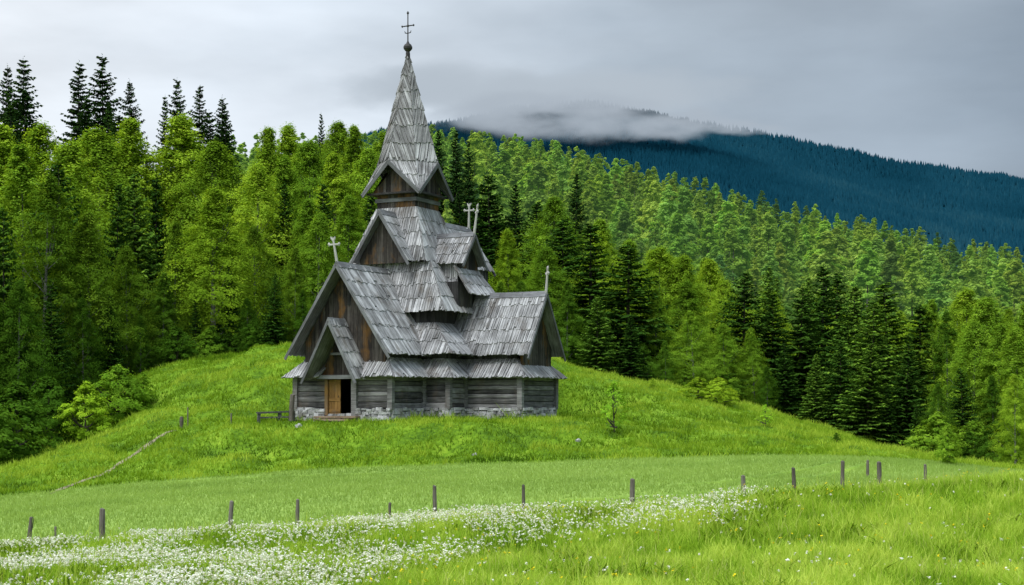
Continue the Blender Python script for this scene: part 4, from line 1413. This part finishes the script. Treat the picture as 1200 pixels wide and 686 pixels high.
# left wood, front to back: (px, top, depth, kind, tint, width)
BR = (1.85, 1.58, 1.25); MID = (1.35, 1.30, 1.10); DK = (0.55, 0.66, 0.62); LIME = (1.9, 1.6, 1.1)
GL = 'trees of the wood left of the church'
GR = 'trees of the wood right of the church'
LEFT = [(250, 222, 106, 'broadleaf', LIME, 1.05, 'bright lime tree standing in front of the dark wood left of the church'),
        (300, 195, 118, 'broadleaf', BR, 1.0, None), (30, 170, 112, 'tall_broadleaf', MID, 1.2, 'olive green tall tree with bare pale stem at far left'),
        (75, 168, 118, 'broadleaf', BR, 1.0, None), (120, 152, 128, 'broadleaf', BR, 1.0, None), (165, 142, 132, 'broadleaf', BR, 1.1, None), (210, 138, 134, 'broadleaf', BR, 1.1, None),
        (255, 168, 130, 'broadleaf', BR, 1.0, None), (22, 148, 134, 'broadleaf', BR, 1.0, None), (68, 146, 138, 'broadleaf', BR, 1.0, None), (-30, 150, 134, 'broadleaf', BR, 1.0, None),
        (312, 150, 150, 'broadleaf', BR, 0.85, None), (342, 148, 152, 'broadleaf', BR, 0.85, None), (396, 143, 160, 'broadleaf', BR, 0.8, None), (420, 147, 158, 'broadleaf', BR, 0.8, None), (446, 156, 158, 'broadleaf', BR, 0.8, None),
        (365, 165, 146, 'broadleaf', MID, 0.9, None), (395, 180, 140, 'broadleaf', BR, 0.9, None), (330, 185, 134, 'broadleaf', MID, 0.9, None), (432, 175, 142, 'broadleaf', MID, 0.9, None), (470, 170, 150, 'broadleaf', BR, 0.9, None),
        (5, 240, 92, 'spruce', DK, 0.8, None), (48, 205, 98, 'tall_broadleaf', MID, 0.9, None), (78, 190, 108, 'spruce', DK, 0.9, None), (105, 250, 100, 'broadleaf', MID, 0.9, None),
        (132, 215, 110, 'spruce', DK, 0.85, None), (160, 200, 112, 'spruce', MID, 0.85, None), (182, 205, 118, 'spruce', DK, 0.8, 'dark spruce with drooping boughs left of the bright lime tree'), (150, 290, 103, 'broadleaf', MID, 0.8, None),
        (205, 260, 107, 'broadleaf', MID, 0.8, None), (335, 215, 118, 'spruce', DK, 0.9, 'dark spruce left of the front gable of the church'), (300, 265, 110, 'broadleaf', MID, 0.9, None), (345, 290, 106, 'broadleaf', MID, 0.8, None), (320, 320, 104, 'spruce', DK, 0.9, None),
        (372, 250, 112, 'broadleaf', MID, 0.9, None), (375, 215, 122, 'spruce', DK, 0.9, None), (405, 230, 118, 'broadleaf', MID, 0.9, None), (430, 225, 125, 'spruce', DK, 0.9, None), (190, 320, 104, 'broadleaf', DK, 0.9, None), (270, 310, 105, 'spruce', DK, 0.9, None),
        (-40, 200, 100, 'spruce', DK, 1.0, None), (-70, 170, 110, 'broadleaf', BR, 1.0, None), (-20, 300, 90, 'broadleaf', DK, 0.9, None), (20, 330, 90, 'broadleaf', DK, 0.8, None), (62, 330, 94, 'spruce', DK, 0.9, None), (98, 350, 97, 'broadleaf', DK, 0.8, None),
        (130, 345, 99, 'spruce', DK, 0.8, None), (230, 345, 104, 'spruce', DK, 0.85, None), (165, 370, 101, 'broadleaf', DK, 0.8, None), (290, 350, 104, 'broadleaf', DK, 0.9, None), (355, 340, 104, 'broadleaf', DK, 0.9, None), (-60, 330, 86, 'broadleaf', DK, 0.9, None)]
for i, (px, top, d, kind, tint, w, lab) in enumerate(LEFT):
    X, Y, H = by_top(px, top, d)
    if d < 112 and tint is MID: tint = (0.95, 0.92, 0.76)
    nm = 'spruce_tree' if kind == 'spruce' else 'broadleaf_tree'
    if lab is None:
        lab = {'spruce': 'dark conifer within the dense wood left of the church', 'broadleaf': 'leafy green tree within the dense wood left of the church',
               'tall_broadleaf': 'tall stemmed leafy tree in the wood at far left'}[kind]
    plant(kind, X, Y, H, nm, lab, 'spruce' if kind == 'spruce' else 'tree', GL, tint, i, w)

RIGHT = [(596, 270, 125, 'broadleaf', LIME, 0.75, 'bright lime tree right of the tower, in front of dark spruces'),
         (660, 255, 122, 'spruce', DK, 1.0, None), (692, 260, 112, 'spruce', DK, 1.2, None), (735, 285, 108, 'spruce', DK, 1.25, 'broadest dark spruce behind the top of the mound right of the church'),
         (640, 290, 112, 'broadleaf', MID, 0.9, None), (665, 330, 104, 'broadleaf', DK, 0.9, None), (700, 345, 102, 'spruce', MID, 0.9, None), (650, 232, 132, 'broadleaf', MID, 0.9, None), (705, 258, 130, 'broadleaf', MID, 1.0, None),
         (575, 200, 150, 'spruce', DK, 1.0, None), (560, 240, 135, 'spruce', DK, 0.9, None), (625, 235, 140, 'spruce', DK, 0.9, None), (550, 290, 125, 'broadleaf', DK, 0.9, None), (615, 330, 112, 'broadleaf', DK, 0.9, None), (585, 330, 116, 'broadleaf', MID, 0.9, None),
         (768, 290, 122, 'broadleaf', BR, 1.0, None), (800, 300, 122, 'broadleaf', BR, 1.0, None), (770, 340, 108, 'broadleaf', MID, 0.9, None), (805, 330, 112, 'broadleaf', MID, 1.0, 'rounded mid green tree right of the broadest dark spruce'), (835, 305, 124, 'broadleaf', BR, 1.0, None),
         (740, 370, 102, 'spruce', DK, 0.9, None), (815, 365, 104, 'broadleaf', MID, 0.85, None), (850, 380, 103, 'broadleaf', MID, 0.9, None), (872, 318, 112, 'spruce', DK, 1.1, None), (885, 385, 103, 'broadleaf', MID, 0.8, None),
         (905, 345, 112, 'spruce', DK, 0.9, None), (935, 335, 112, 'spruce', DK, 1.0, None), (960, 310, 118, 'spruce', DK, 0.95, None), (978, 318, 122, 'spruce', DK, 0.9, None), (920, 400, 102, 'spruce', DK, 0.8, None),
         (1002, 335, 108, 'spruce', MID, 1.15, None), (1022, 350, 102, 'spruce', MID, 1.0, None), (1046, 328, 106, 'spruce', MID, 1.3, 'large layered green spruce above the right foot of the mound'), (985, 400, 100, 'spruce', DK, 0.9, None), (1060, 400, 97, 'spruce', DK, 0.9, None),
         (955, 415, 100, 'spruce', MID, 0.8, None), (1015, 400, 97, 'spruce', MID, 1.1, None), (1078, 355, 108, 'spruce', DK, 1.0, None), (1098, 350, 108, 'tall_broadleaf', MID, 0.8, 'tree with bare thin pale stems right of the large layered spruce'), (1112, 365, 104, 'tall_broadleaf', DK, 0.75, None),
         (1140, 378, 100, 'broadleaf', MID, 0.9, None), (1168, 380, 98, 'broadleaf', MID, 0.9, None), (1196, 385, 94, 'broadleaf', MID, 0.9, None), (1130, 430, 93, 'spruce', DK, 0.8, None), (1165, 440, 92, 'broadleaf', DK, 0.8, None), (1190, 440, 84, 'broadleaf', BR, 0.7, 'leafy green tree cut by the right edge above the meadow'),
         (1225, 400, 92, 'broadleaf', MID, 0.9, None), (1255, 380, 98, 'broadleaf', BR, 0.9, None), (1290, 400, 92, 'spruce', DK, 0.9, None), (1100, 450, 92, 'broadleaf', DK, 0.7, None), (1075, 470, 93, 'spruce', DK, 0.7, None), (1125, 340, 118, 'broadleaf', BR, 0.9, None), (1160, 350, 115, 'broadleaf', MID, 0.9, None),
         (1205, 355, 112, 'broadleaf', MID, 0.9, None), (1245, 340, 118, 'broadleaf', BR, 0.9, None), (845, 330, 118, 'broadleaf', BR, 0.9, None), (720, 300, 128, 'broadleaf', BR, 0.9, None), (780, 400, 101, 'broadleaf', DK, 0.8, None), (900, 430, 101, 'broadleaf', DK, 0.8, None), (1040, 450, 96, 'spruce', DK, 0.8, None)]
for i, (px, top, d, kind, tint, w, lab) in enumerate(RIGHT):
    X, Y, H = by_top(px, top, d)
    if lab is None:
        lab = {'spruce': 'dark conifer within the dense wood right of the church', 'broadleaf': 'leafy green tree within the dense wood right of the church',
               'tall_broadleaf': 'bare stemmed tree among the spruces at the right foot of the mound'}[kind]
    plant(kind, X, Y, H, 'spruce_tree' if kind == 'spruce' else 'broadleaf_tree', lab, 'spruce' if kind == 'spruce' else 'tree', GR, tint, i, w * (1.45 if kind == 'spruce' else 1.1))

# infill behind the front rows
pts = []
tries = 0
while len(pts) < 110 and tries < 6000:
    tries += 1
    d = random.uniform(116, 205); px = random.uniform(-60, 1260)
    if px < 470 and d > 150: continue
    X = (px - 600) / F * d
    if all((X - x)**2 + (d - y)**2 > 4.6**2 for x, y in pts): pts.append((X, d))
for X, d in pts:
    px = 600 + F * X / d
    left = px < 470
    k = 'spruce' if random.random() < (0.22 if left else 0.18) else 'broadleaf'
    tint = (random.choice([DK, MID]) if k == 'spruce' else random.choice([BR, MID, BR]))
    H = random.uniform(8.5, 14.5) * (0.9 if k == 'broadleaf' else 1.05)
    if px > 470:
        cap = np.interp(px, [470, 560, 700, 850, 1000, 1250], [175, 205, 255, 300, 335, 370])
        z = float(ground(X, d)); H = max(6.0, min(H, EYE + (HOR - cap) / F * d - z))
    lab = ('dark conifer' if k == 'spruce' else 'leafy green tree') + ' within the dense wood ' + ('left' if left else 'right') + ' of the church'
    plant(k, X, d, H, 'spruce_tree' if k == 'spruce' else 'broadleaf_tree', lab, 'spruce' if k == 'spruce' else 'tree', GL if left else GR, tint)

# shrubs along the wood edges
SHR = [(100, 516, 452, 0, (2.4, 2.0, 1.3), 1.1, 'bright lime shrub at the wood edge on the left slope'), (140, 494, 432, 0, (1.35, 1.35, 1.1), 1.2, 'larger mid green bush right behind the bright lime shrub'), (168, 480, 440, 0, (1.3, 1.3, 1.0), 0.9, 'low bush right of the larger bush on the left slope'),
       (55, 524, 445, 0, DK, 1.0, 'dark bush left of the bright lime shrub'), (20, 542, 455, 0, DK, 1.2, 'dark bush at the far left foot of the wood'), (-20, 548, 470, 0, DK, 1.2, 'dark bush cut by the left edge'),
       
       (818, 470, 444, 0, LIME, 1.5, 'left one of two rounded pale bushes on the ridge of the mound'), (842, 475, 444, 0, LIME, 1.5, 'right one of two rounded pale bushes on the ridge of the mound'),
       (765, 456, 444, 0, BR, 0.7, 'tiny bush on the ridge of the mound left of the two rounded ones'), (980, 519, 508, 0, DK, 0.8, 'small dark bush on the lower right of the mound'), (1110, 545, 500, 0, MID, 0.8, 'bush at the forest foot by the pale stems'),
       (545, 488, 480, 0, DK, 0.6, 'low dark clump of leaves against the church base')]
for i, (px, base, top, _, tint, w, lab) in enumerate(SHR):
    X, Y, z = hit(px, base, 60, 140)
    H = max(0.35, EYE + (HOR - top) / F * Y - z)
    plant('shrub', X, Y, H * 1.05, 'shrub', lab, 'shrub', None, tint, i, w)
for (px, base, top, lab) in ((720, 508, 447, 'thin see-through sapling standing alone on the right slope'), (897, 500, 474, 'small bare sapling lower down the right slope')):
    X, Y, z = hit(px, base, 60, 140)
    plant('sapling', X, Y, EYE + (HOR - top) / F * Y - z, 'sapling', lab, 'sapling', None, (1.9, 1.9, 1.6), 0, 1.0)
# undergrowth on the forest floor in front of the stems
us = []
for k in range(46):
    px = random.choice([random.uniform(170, 345), random.uniform(660, 1090), random.uniform(1090, 1240), random.uniform(-60, 20)])
    st = float(np.interp(px, [-500, 0, 40, 90, 140, 180, 300, 640, 1000, 1090, 1200, 1700], [76, 80, 86, 92, 97, 100, 103, 103, 100, 90, 84, 80]))
    d = st + random.uniform(0.3, 4.0)
    X = (px - 600) / F * d
    plant('shrub', X, d, random.uniform(1.4, 3.2), 'shrub', 'dark leafy undergrowth bush along the foot of the wood', 'shrub', 'undergrowth bushes along the wood edge', random.choice([DK, DK, MID]), None, random.uniform(0.8, 1.2))


# bright hillside wood: the nearest 300 are trees of their own, the rest one mass
def hill_tree(seed, H, Rm, ncl, per, leaf, shape):
    limbs, (V, Fc, T) = broadleaf(seed, H, Rm, ncl, per, leaf, shape, 0.08)
    return V, Fc, T


HT = [hill_tree(400 + i, 13.0, (2.7, 3.1, 2.4, 2.9, 3.3)[i], 110, 95, 0.20, (0.75, 0.8, 0.7, 0.9, 1.0)[i]) for i in range(5)]
ht_mesh = []
for V, Fc, T in HT:
    tb = trunk_mb(11, 0.2, 5); tv = np.array(tb.v); nq = len(Fc)
    tf = np.array([f for f in tb.f if len(f) == 4]) + len(V)
    ht_mesh.append(np_mesh('hillside_tree', np.concatenate([V, tv]), [np.concatenate([Fc, tf])], np.concatenate([T, np.full(len(tv), .2)]), [M['hazed_hill_leaf'], M['pale_bark']],
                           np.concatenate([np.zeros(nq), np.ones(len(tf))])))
cand = []
cell = {}
rg = np.random.default_rng(77)
n_try = 60000
ds = np.sqrt(rg.uniform(195**2, 640**2, n_try)); pxs = rg.uniform(250, 1330, n_try)
for d, px in zip(ds, pxs):
    X = (px - 600) / F * d
    if px < 470 and d < 300: continue
    sp = 6.0 + 0.0018 * d
    key = (int(X // 7.5), int(d // 7.5)); ok = True
    for dx in (-1, 0, 1):
        for dy in (-1, 0, 1):
            for (x, y) in cell.get((key[0] + dx, key[1] + dy), ()):
                if (x - X)**2 + (y - d)**2 < sp * sp: ok = False; break
            if not ok: break
        if not ok: break
    if ok:
        cell.setdefault(key, []).append((X, d)); cand.append((d, X))
cand.sort()
cand = np.array(cand)
gzc = ground(cand[:, 1], cand[:, 0])
# visibility estimate: tree tops that rise above what stands in front of them, in columns of 6 px
col_top = {}
vis = []
Hs = rg.uniform(9.5, 19.5, len(cand))
for k, (d, X) in enumerate(cand):
    px = 600 + F * X / d; c = int(px // 6)
    top = HOR - (gzc[k] + Hs[k] - EYE) / d * F
    vis.append(min(top - col_top.get(c, 900), 0))
    for cc in (c - 1, c, c + 1): col_top[cc] = min(col_top.get(cc, 900), top)
vis = np.array(vis)
in_frame = (600 + F * cand[:, 1] / cand[:, 0] < 1215) & (600 + F * cand[:, 1] / cand[:, 0] > 480) & (vis < -1.5)
single = np.zeros(len(cand), bool); single[np.where(in_frame)[0][:290]] = True
tint_n = fbm(cand[:, 1] * 0.02, cand[:, 0] * 0.012, 50, 3)
for k in np.where(single)[0]:
    o = link('hillside_tree', ht_mesh[k % 5])
    s = Hs[k] / 13.0
    o.location = (cand[k, 1], cand[k, 0], gzc[k]); o.scale = (s, s, s); o.rotation_euler = (0, 0, rg.uniform(0, 6.28))
    b = 0.72 + 0.75 * (tint_n[k] - 0.3) + rg.uniform(-0.2, 0.2)
    dk = rg.random() < 0.10
    o.color = (b * (0.45 if dk else 1.0) * rg.uniform(.85, 1.15), b * (0.55 if dk else 1.0), b * (0.8 if dk else 1.0) * rg.uniform(.85, 1.3), 1)
    tag(o, 'bright spring green tree covering the hillside right of the church', 'tree', 'bright trees covering the hillside')
pxc = 600 + F * cand[:, 1] / cand[:, 0]
rest = np.where(~single & ((vis < -0.8) | (rg.random(len(cand)) < 0.35)))[0]
VV = []; FF = []; TT = []; off = 0
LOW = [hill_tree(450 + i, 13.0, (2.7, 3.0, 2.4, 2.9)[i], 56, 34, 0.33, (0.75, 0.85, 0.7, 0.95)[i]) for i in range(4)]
for k in rest:
    V, Fc, T = LOW[k % 4]; s = Hs[k] / 13.0; a = rg.uniform(0, 6.28)
    c_, s_ = math.cos(a) * s, math.sin(a) * s
    W = np.stack([V[:, 0] * c_ - V[:, 1] * s_ + cand[k, 1], V[:, 0] * s_ + V[:, 1] * c_ + cand[k, 0], V[:, 2] * s + gzc[k]], -1)
    VV.append(W.astype(np.float32)); FF.append(Fc + off); TT.append(T + rg.uniform(-0.26, 0.26) + 0.7 * (tint_n[k] - 0.5)); off += len(V)
me = np_mesh('hillside_wood', np.concatenate(VV), [np.concatenate(FF)], np.concatenate(TT), [M['hazed_hill_leaf']])
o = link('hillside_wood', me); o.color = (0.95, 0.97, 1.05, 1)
tag(o, 'mass of bright green trees covering the far part of the hillside', 'wood', kind='stuff')
print('hill trees', len(cand), 'single', single.sum())

# ------------------------------------------------------------------ the mountain and its spruce forest
MX = [-900, -400, 0, 200, 350, 480, 560, 620, 700, 760, 820, 880, 960, 1040, 1080, 1130, 1200, 1300, 1450, 1800, 2300]
MYs = [330, 280, 235, 205, 182, 152, 141, 131, 128, 134, 145, 156, 174, 193, 198, 205, 218, 238, 268, 330, 400]


def mtn(X, Y):
    px = 600 + F * X / Y
    sky = np.interp(px, MX, MYs)
    t = np.clip((Y - 1350) / (2600 - 1350), 0, 1)
    ridge = EYE + (HOR - sky) / F * 2600
    z = 10 + (ridge - 10) * (t ** 1.05)
    spur = (fbm(X * 0.0022 + Y * .0006, Y * 0.0011, 15, 4) - 0.5) * 150 * np.sin(np.pi * np.clip(t, 0, 1)) ** 0.8
    z = z + spur + (fbm(X * 0.008, Y * 0.008, 25, 3) - 0.5) * 26
    back = np.clip((Y - 2600) / 1200, 0, 1)
    return z * (1 - back) - 30 * back


ys = np.concatenate([np.linspace(1340, 2700, 110), np.linspace(2760, 3800, 14)]); pxs = np.linspace(-900, 2300, 260)
YY, PP = np.meshgrid(ys, pxs, indexing='ij'); XX = (PP - 600) / F * YY
V = np.stack([XX, YY, mtn(XX, YY)], -1).reshape(-1, 3)
n, mc = YY.shape; idx = np.arange(n * mc).reshape(n, mc)
f = np.stack([idx[:-1, :-1], idx[:-1, 1:], idx[1:, 1:], idx[1:, :-1]], -1).reshape(-1, 4)
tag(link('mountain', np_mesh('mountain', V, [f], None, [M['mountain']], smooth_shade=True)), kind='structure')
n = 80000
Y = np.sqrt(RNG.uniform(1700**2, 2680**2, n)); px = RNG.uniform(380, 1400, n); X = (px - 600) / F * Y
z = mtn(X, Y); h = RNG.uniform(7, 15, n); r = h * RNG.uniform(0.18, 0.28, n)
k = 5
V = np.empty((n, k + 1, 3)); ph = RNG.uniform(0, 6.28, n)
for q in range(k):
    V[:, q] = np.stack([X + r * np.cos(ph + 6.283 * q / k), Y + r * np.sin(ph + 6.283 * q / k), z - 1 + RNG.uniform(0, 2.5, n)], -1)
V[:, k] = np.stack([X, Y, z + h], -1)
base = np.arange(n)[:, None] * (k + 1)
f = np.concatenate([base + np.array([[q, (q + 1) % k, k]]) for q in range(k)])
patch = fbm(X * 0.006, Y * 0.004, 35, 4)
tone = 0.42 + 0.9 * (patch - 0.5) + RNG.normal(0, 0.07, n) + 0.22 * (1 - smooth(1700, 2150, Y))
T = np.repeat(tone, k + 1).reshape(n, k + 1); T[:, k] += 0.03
tag(link('mountain_forest', np_mesh('mountain_forest', V.reshape(-1, 3), [f], T.ravel(), [M['hazed_far_needle']])), 'dark haze-blue spruce forest covering the misty mountain', 'forest', kind='stuff')


# low cloud hanging on the summit
def cloud_mat(name, dens, scale, lo, hi, col, stretch=(1, 1, 1), seed=0.0):
    m, nt = new_mat(name)
    tc = nt.nodes.new('ShaderNodeTexCoord')
    mp = nt.nodes.new('ShaderNodeMapping'); mp.inputs['Scale'].default_value = stretch; mp.inputs['Location'].default_value = (seed, seed * 2, 0)
    nt.links.new(tc.outputs['Object'], mp.inputs[0])
    oi = nt.nodes.new('ShaderNodeObjectInfo'); va = nt.nodes.new('ShaderNodeVectorMath'); va.operation = 'ADD'
    cb = nt.nodes.new('ShaderNodeCombineXYZ'); nt.links.new(math_n(nt, 'MULTIPLY', oi.outputs['Random'], 37.0), cb.inputs[0])
    nt.links.new(mp.outputs[0], va.inputs[0]); nt.links.new(cb.outputs[0], va.inputs[1])
    nz = noise_n(nt, va.outputs[0], scale, 6, 0.62)
    # fade towards the surface of the ellipsoid
    vl = nt.nodes.new('ShaderNodeVectorMath'); vl.operation = 'LENGTH'; nt.links.new(tc.outputs['Object'], vl.inputs[0])
    fall = nt.nodes.new('ShaderNodeMapRange'); fall.inputs[1].default_value = 1.0; fall.inputs[2].default_value = 0.35
    fall.inputs[3].default_value = 0.0; fall.inputs[4].default_value = 1.0
    nt.links.new(vl.outputs['Value'], fall.inputs[0])
    v = math_n(nt, 'ADD', nz, math_n(nt, 'MULTIPLY', math_n(nt, 'SUBTRACT', fall.outputs[0], 0.75), 0.45))
    mr = nt.nodes.new('ShaderNodeMapRange'); mr.inputs[1].default_value = lo; mr.inputs[2].default_value = hi
    mr.inputs[3].default_value = 0; mr.inputs[4].default_value = dens
    nt.links.new(v, mr.inputs[0])
    ab = nt.nodes.new('ShaderNodeVolumeAbsorption'); ab.inputs[0].default_value = (0, 0, 0, 1)
    em = nt.nodes.new('ShaderNodeEmission'); em.inputs[0].default_value = (*col, 1)  # grey emission put in for daylight scattered by the cloud
    dd = math_n(nt, 'MULTIPLY', mr.outputs[0], fall.outputs[0])
    nt.links.new(dd, ab.inputs['Density']); nt.links.new(dd, em.inputs['Strength'])
    ad = nt.nodes.new('ShaderNodeAddShader'); nt.links.new(ab.outputs[0], ad.inputs[0]); nt.links.new(em.outputs[0], ad.inputs[1])
    o = nt.nodes.new('ShaderNodeOutputMaterial'); nt.links.new(ad.outputs[0], o.inputs['Volume'])
    return m


def ellipsoid(name, mat, loc, sc, kind, label):
    n1, n2 = 24, 12
    V = [(0, 0, -1)]
    for i in range(1, n2):
        ph = -math.pi / 2 + math.pi * i / n2
        V += [(math.cos(ph) * math.cos(2 * math.pi * k / n1), math.cos(ph) * math.sin(2 * math.pi * k / n1), math.sin(ph)) for k in range(n1)]
    V.append((0, 0, 1)); fs = []
    for k in range(n1):
        j = (k + 1) % n1
        fs.append((0, 1 + j, 1 + k)); fs.append((len(V) - 1, len(V) - 1 - n1 + k, len(V) - 1 - n1 + j))
        for i in range(n2 - 2):
            a = 1 + i * n1
            fs.append((a + k, a + j, a + n1 + j, a + n1 + k))
    me = bpy.data.meshes.new(name); me.from_pydata(V, [], fs); me.materials.append(mat)
    o = link(name, me); o.location = loc; o.scale = sc
    tag(o, label, 'cloud', kind=kind)
    return o


def wpos(px, py, d): return ((px - 600) / F * d, d, EYE + (HOR - py) / F * d)


CM = cloud_mat('summit cloud', 0.040, 2.3, 0.44, 0.74, (0.415, 0.475, 0.545), (1, 1, 0.55))
CM2 = cloud_mat('cloud deck', 0.022, 2.2, 0.34, 0.60, (0.46, 0.525, 0.595), (1.4, 1, 0.5), 3.3)
ellipsoid('low_cloud', CM2, wpos(540, 106, 2450), (330, 200, 56), 'stuff', 'grey cloud bank swallowing the left end of the mountain ridge')
ellipsoid('low_cloud', CM2, wpos(710, 108, 2560), (380, 180, 48), 'stuff', 'soft cloud lying along the top of the summit')
WISP = [(560, 137, 170, 46), (640, 148, 190, 40), (715, 143, 170, 50), (775, 150, 130, 36), (690, 122, 210, 36), (605, 124, 150, 40), (815, 140, 120, 34), (865, 150, 130, 20)]
for px, py, rx, rz in WISP:
    o = ellipsoid('cloud_wisp', CM, wpos(px, py, 2270), (rx, 70, rz), 'stuff', 'torn pale cloud wisp drifting across the mountain below the summit')
    o['group'] = 'torn cloud wisps below the summit'

# ------------------------------------------------------------------ sky, sun, camera
SUN_EL, SUN_AZ = R(58), R(205)      # azimuth measured from +Y (view direction) clockwise
w = bpy.data.worlds.new('World'); scene.world = w; w.use_nodes = True
nt = w.node_tree; nt.nodes.clear()
sky = nt.nodes.new('ShaderNodeTexSky'); sky.sky_type = 'NISHITA'; sky.sun_disc = False
sky.sun_elevation = SUN_EL; sky.sun_rotation = SUN_AZ
tc = nt.nodes.new('ShaderNodeTexCoord')
sep = nt.nodes.new('ShaderNodeSeparateXYZ'); nt.links.new(tc.outputs['Generated'], sep.inputs[0])
x, y, z = sep.outputs
lr = nt.nodes.new('ShaderNodeMapRange'); lr.inputs[1].default_value = -0.36; lr.inputs[2].default_value = 0.36; nt.links.new(x, lr.inputs[0])
n1 = noise_n(nt, mapping(nt, tc.outputs['Generated'], (2.2, 2.2, 6.0)), 1.6, 5, 0.5)
n2 = noise_n(nt, mapping(nt, tc.outputs['Generated'], (3.2, 3.2, 11.0)), 1.4, 7, 0.5)
lrv = math_n(nt, 'ADD', lr.outputs[0], math_n(nt, 'MULTIPLY', math_n(nt, 'SUBTRACT', n1, 0.5), 0.55))
hor = ramp(nt, lrv, [(0.0, (0.95, 1.0, 1.06)), (0.30, (0.77, 0.84, 0.92)), (0.60, (0.44, 0.515, 0.595)), (1.0, (0.285, 0.35, 0.425))])
br = nt.nodes.new('ShaderNodeMapRange'); br.inputs[1].default_value = 0.3; br.inputs[2].default_value = 0.9; br.inputs[3].default_value = 1.0; br.inputs[4].default_value = 3.3
nt.links.new(z, br.inputs[0])
cl = math_n(nt, 'ADD', 0.60, math_n(nt, 'MULTIPLY', n2, 0.80))
gain = math_n(nt, 'MULTIPLY', math_n(nt, 'MULTIPLY', br.outputs[0], cl), 10.0)
vm = nt.nodes.new('ShaderNodeVectorMath'); vm.operation = 'SCALE'
nt.links.new(hor, vm.inputs[0]); nt.links.new(gain, vm.inputs['Scale'])
mixed = mix_col(nt, 0.95, sky.outputs[0], vm.outputs[0])
bg = nt.nodes.new('ShaderNodeBackground'); bg.inputs['Strength'].default_value = 0.10
nt.links.new(mixed, bg.inputs[0])
out = nt.nodes.new('ShaderNodeOutputWorld'); nt.links.new(bg.outputs[0], out.inputs[0])

sl = bpy.data.lights.new('sun', 'SUN'); sl.energy = 1.5; sl.angle = R(24); sl.color = (1.0, 0.965, 0.91)
so = bpy.data.objects.new('sun', sl); COL.objects.link(so)
dirv = Vector((math.sin(SUN_AZ) * math.cos(SUN_EL), math.cos(SUN_AZ) * math.cos(SUN_EL), math.sin(SUN_EL)))
so.rotation_euler = dirv.to_track_quat('Z', 'Y').to_euler(); so.location = (0, -20, 60)

cam = bpy.data.cameras.new('camera'); co = bpy.data.objects.new('camera', cam); COL.objects.link(co)
co.location = (0, 0, EYE); co.rotation_euler = (R(90), 0, 0)
cam.sensor_width = 36; cam.lens = 36 * F / 1200; cam.shift_y = (HOR - 343) / 1200
cam.clip_start = 0.5; cam.clip_end = 20000
scene.camera = co

scene.view_settings.view_transform = 'Standard'; scene.view_settings.look = 'None'
scene.view_settings.exposure = 0; scene.view_settings.gamma = 1
cy = scene.cycles
cy.use_denoising = True
cy.max_bounces = 6; cy.diffuse_bounces = 3; cy.glossy_bounces = 1; cy.transmission_bounces = 3; cy.transparent_max_bounces = 6; cy.volume_bounces = 0
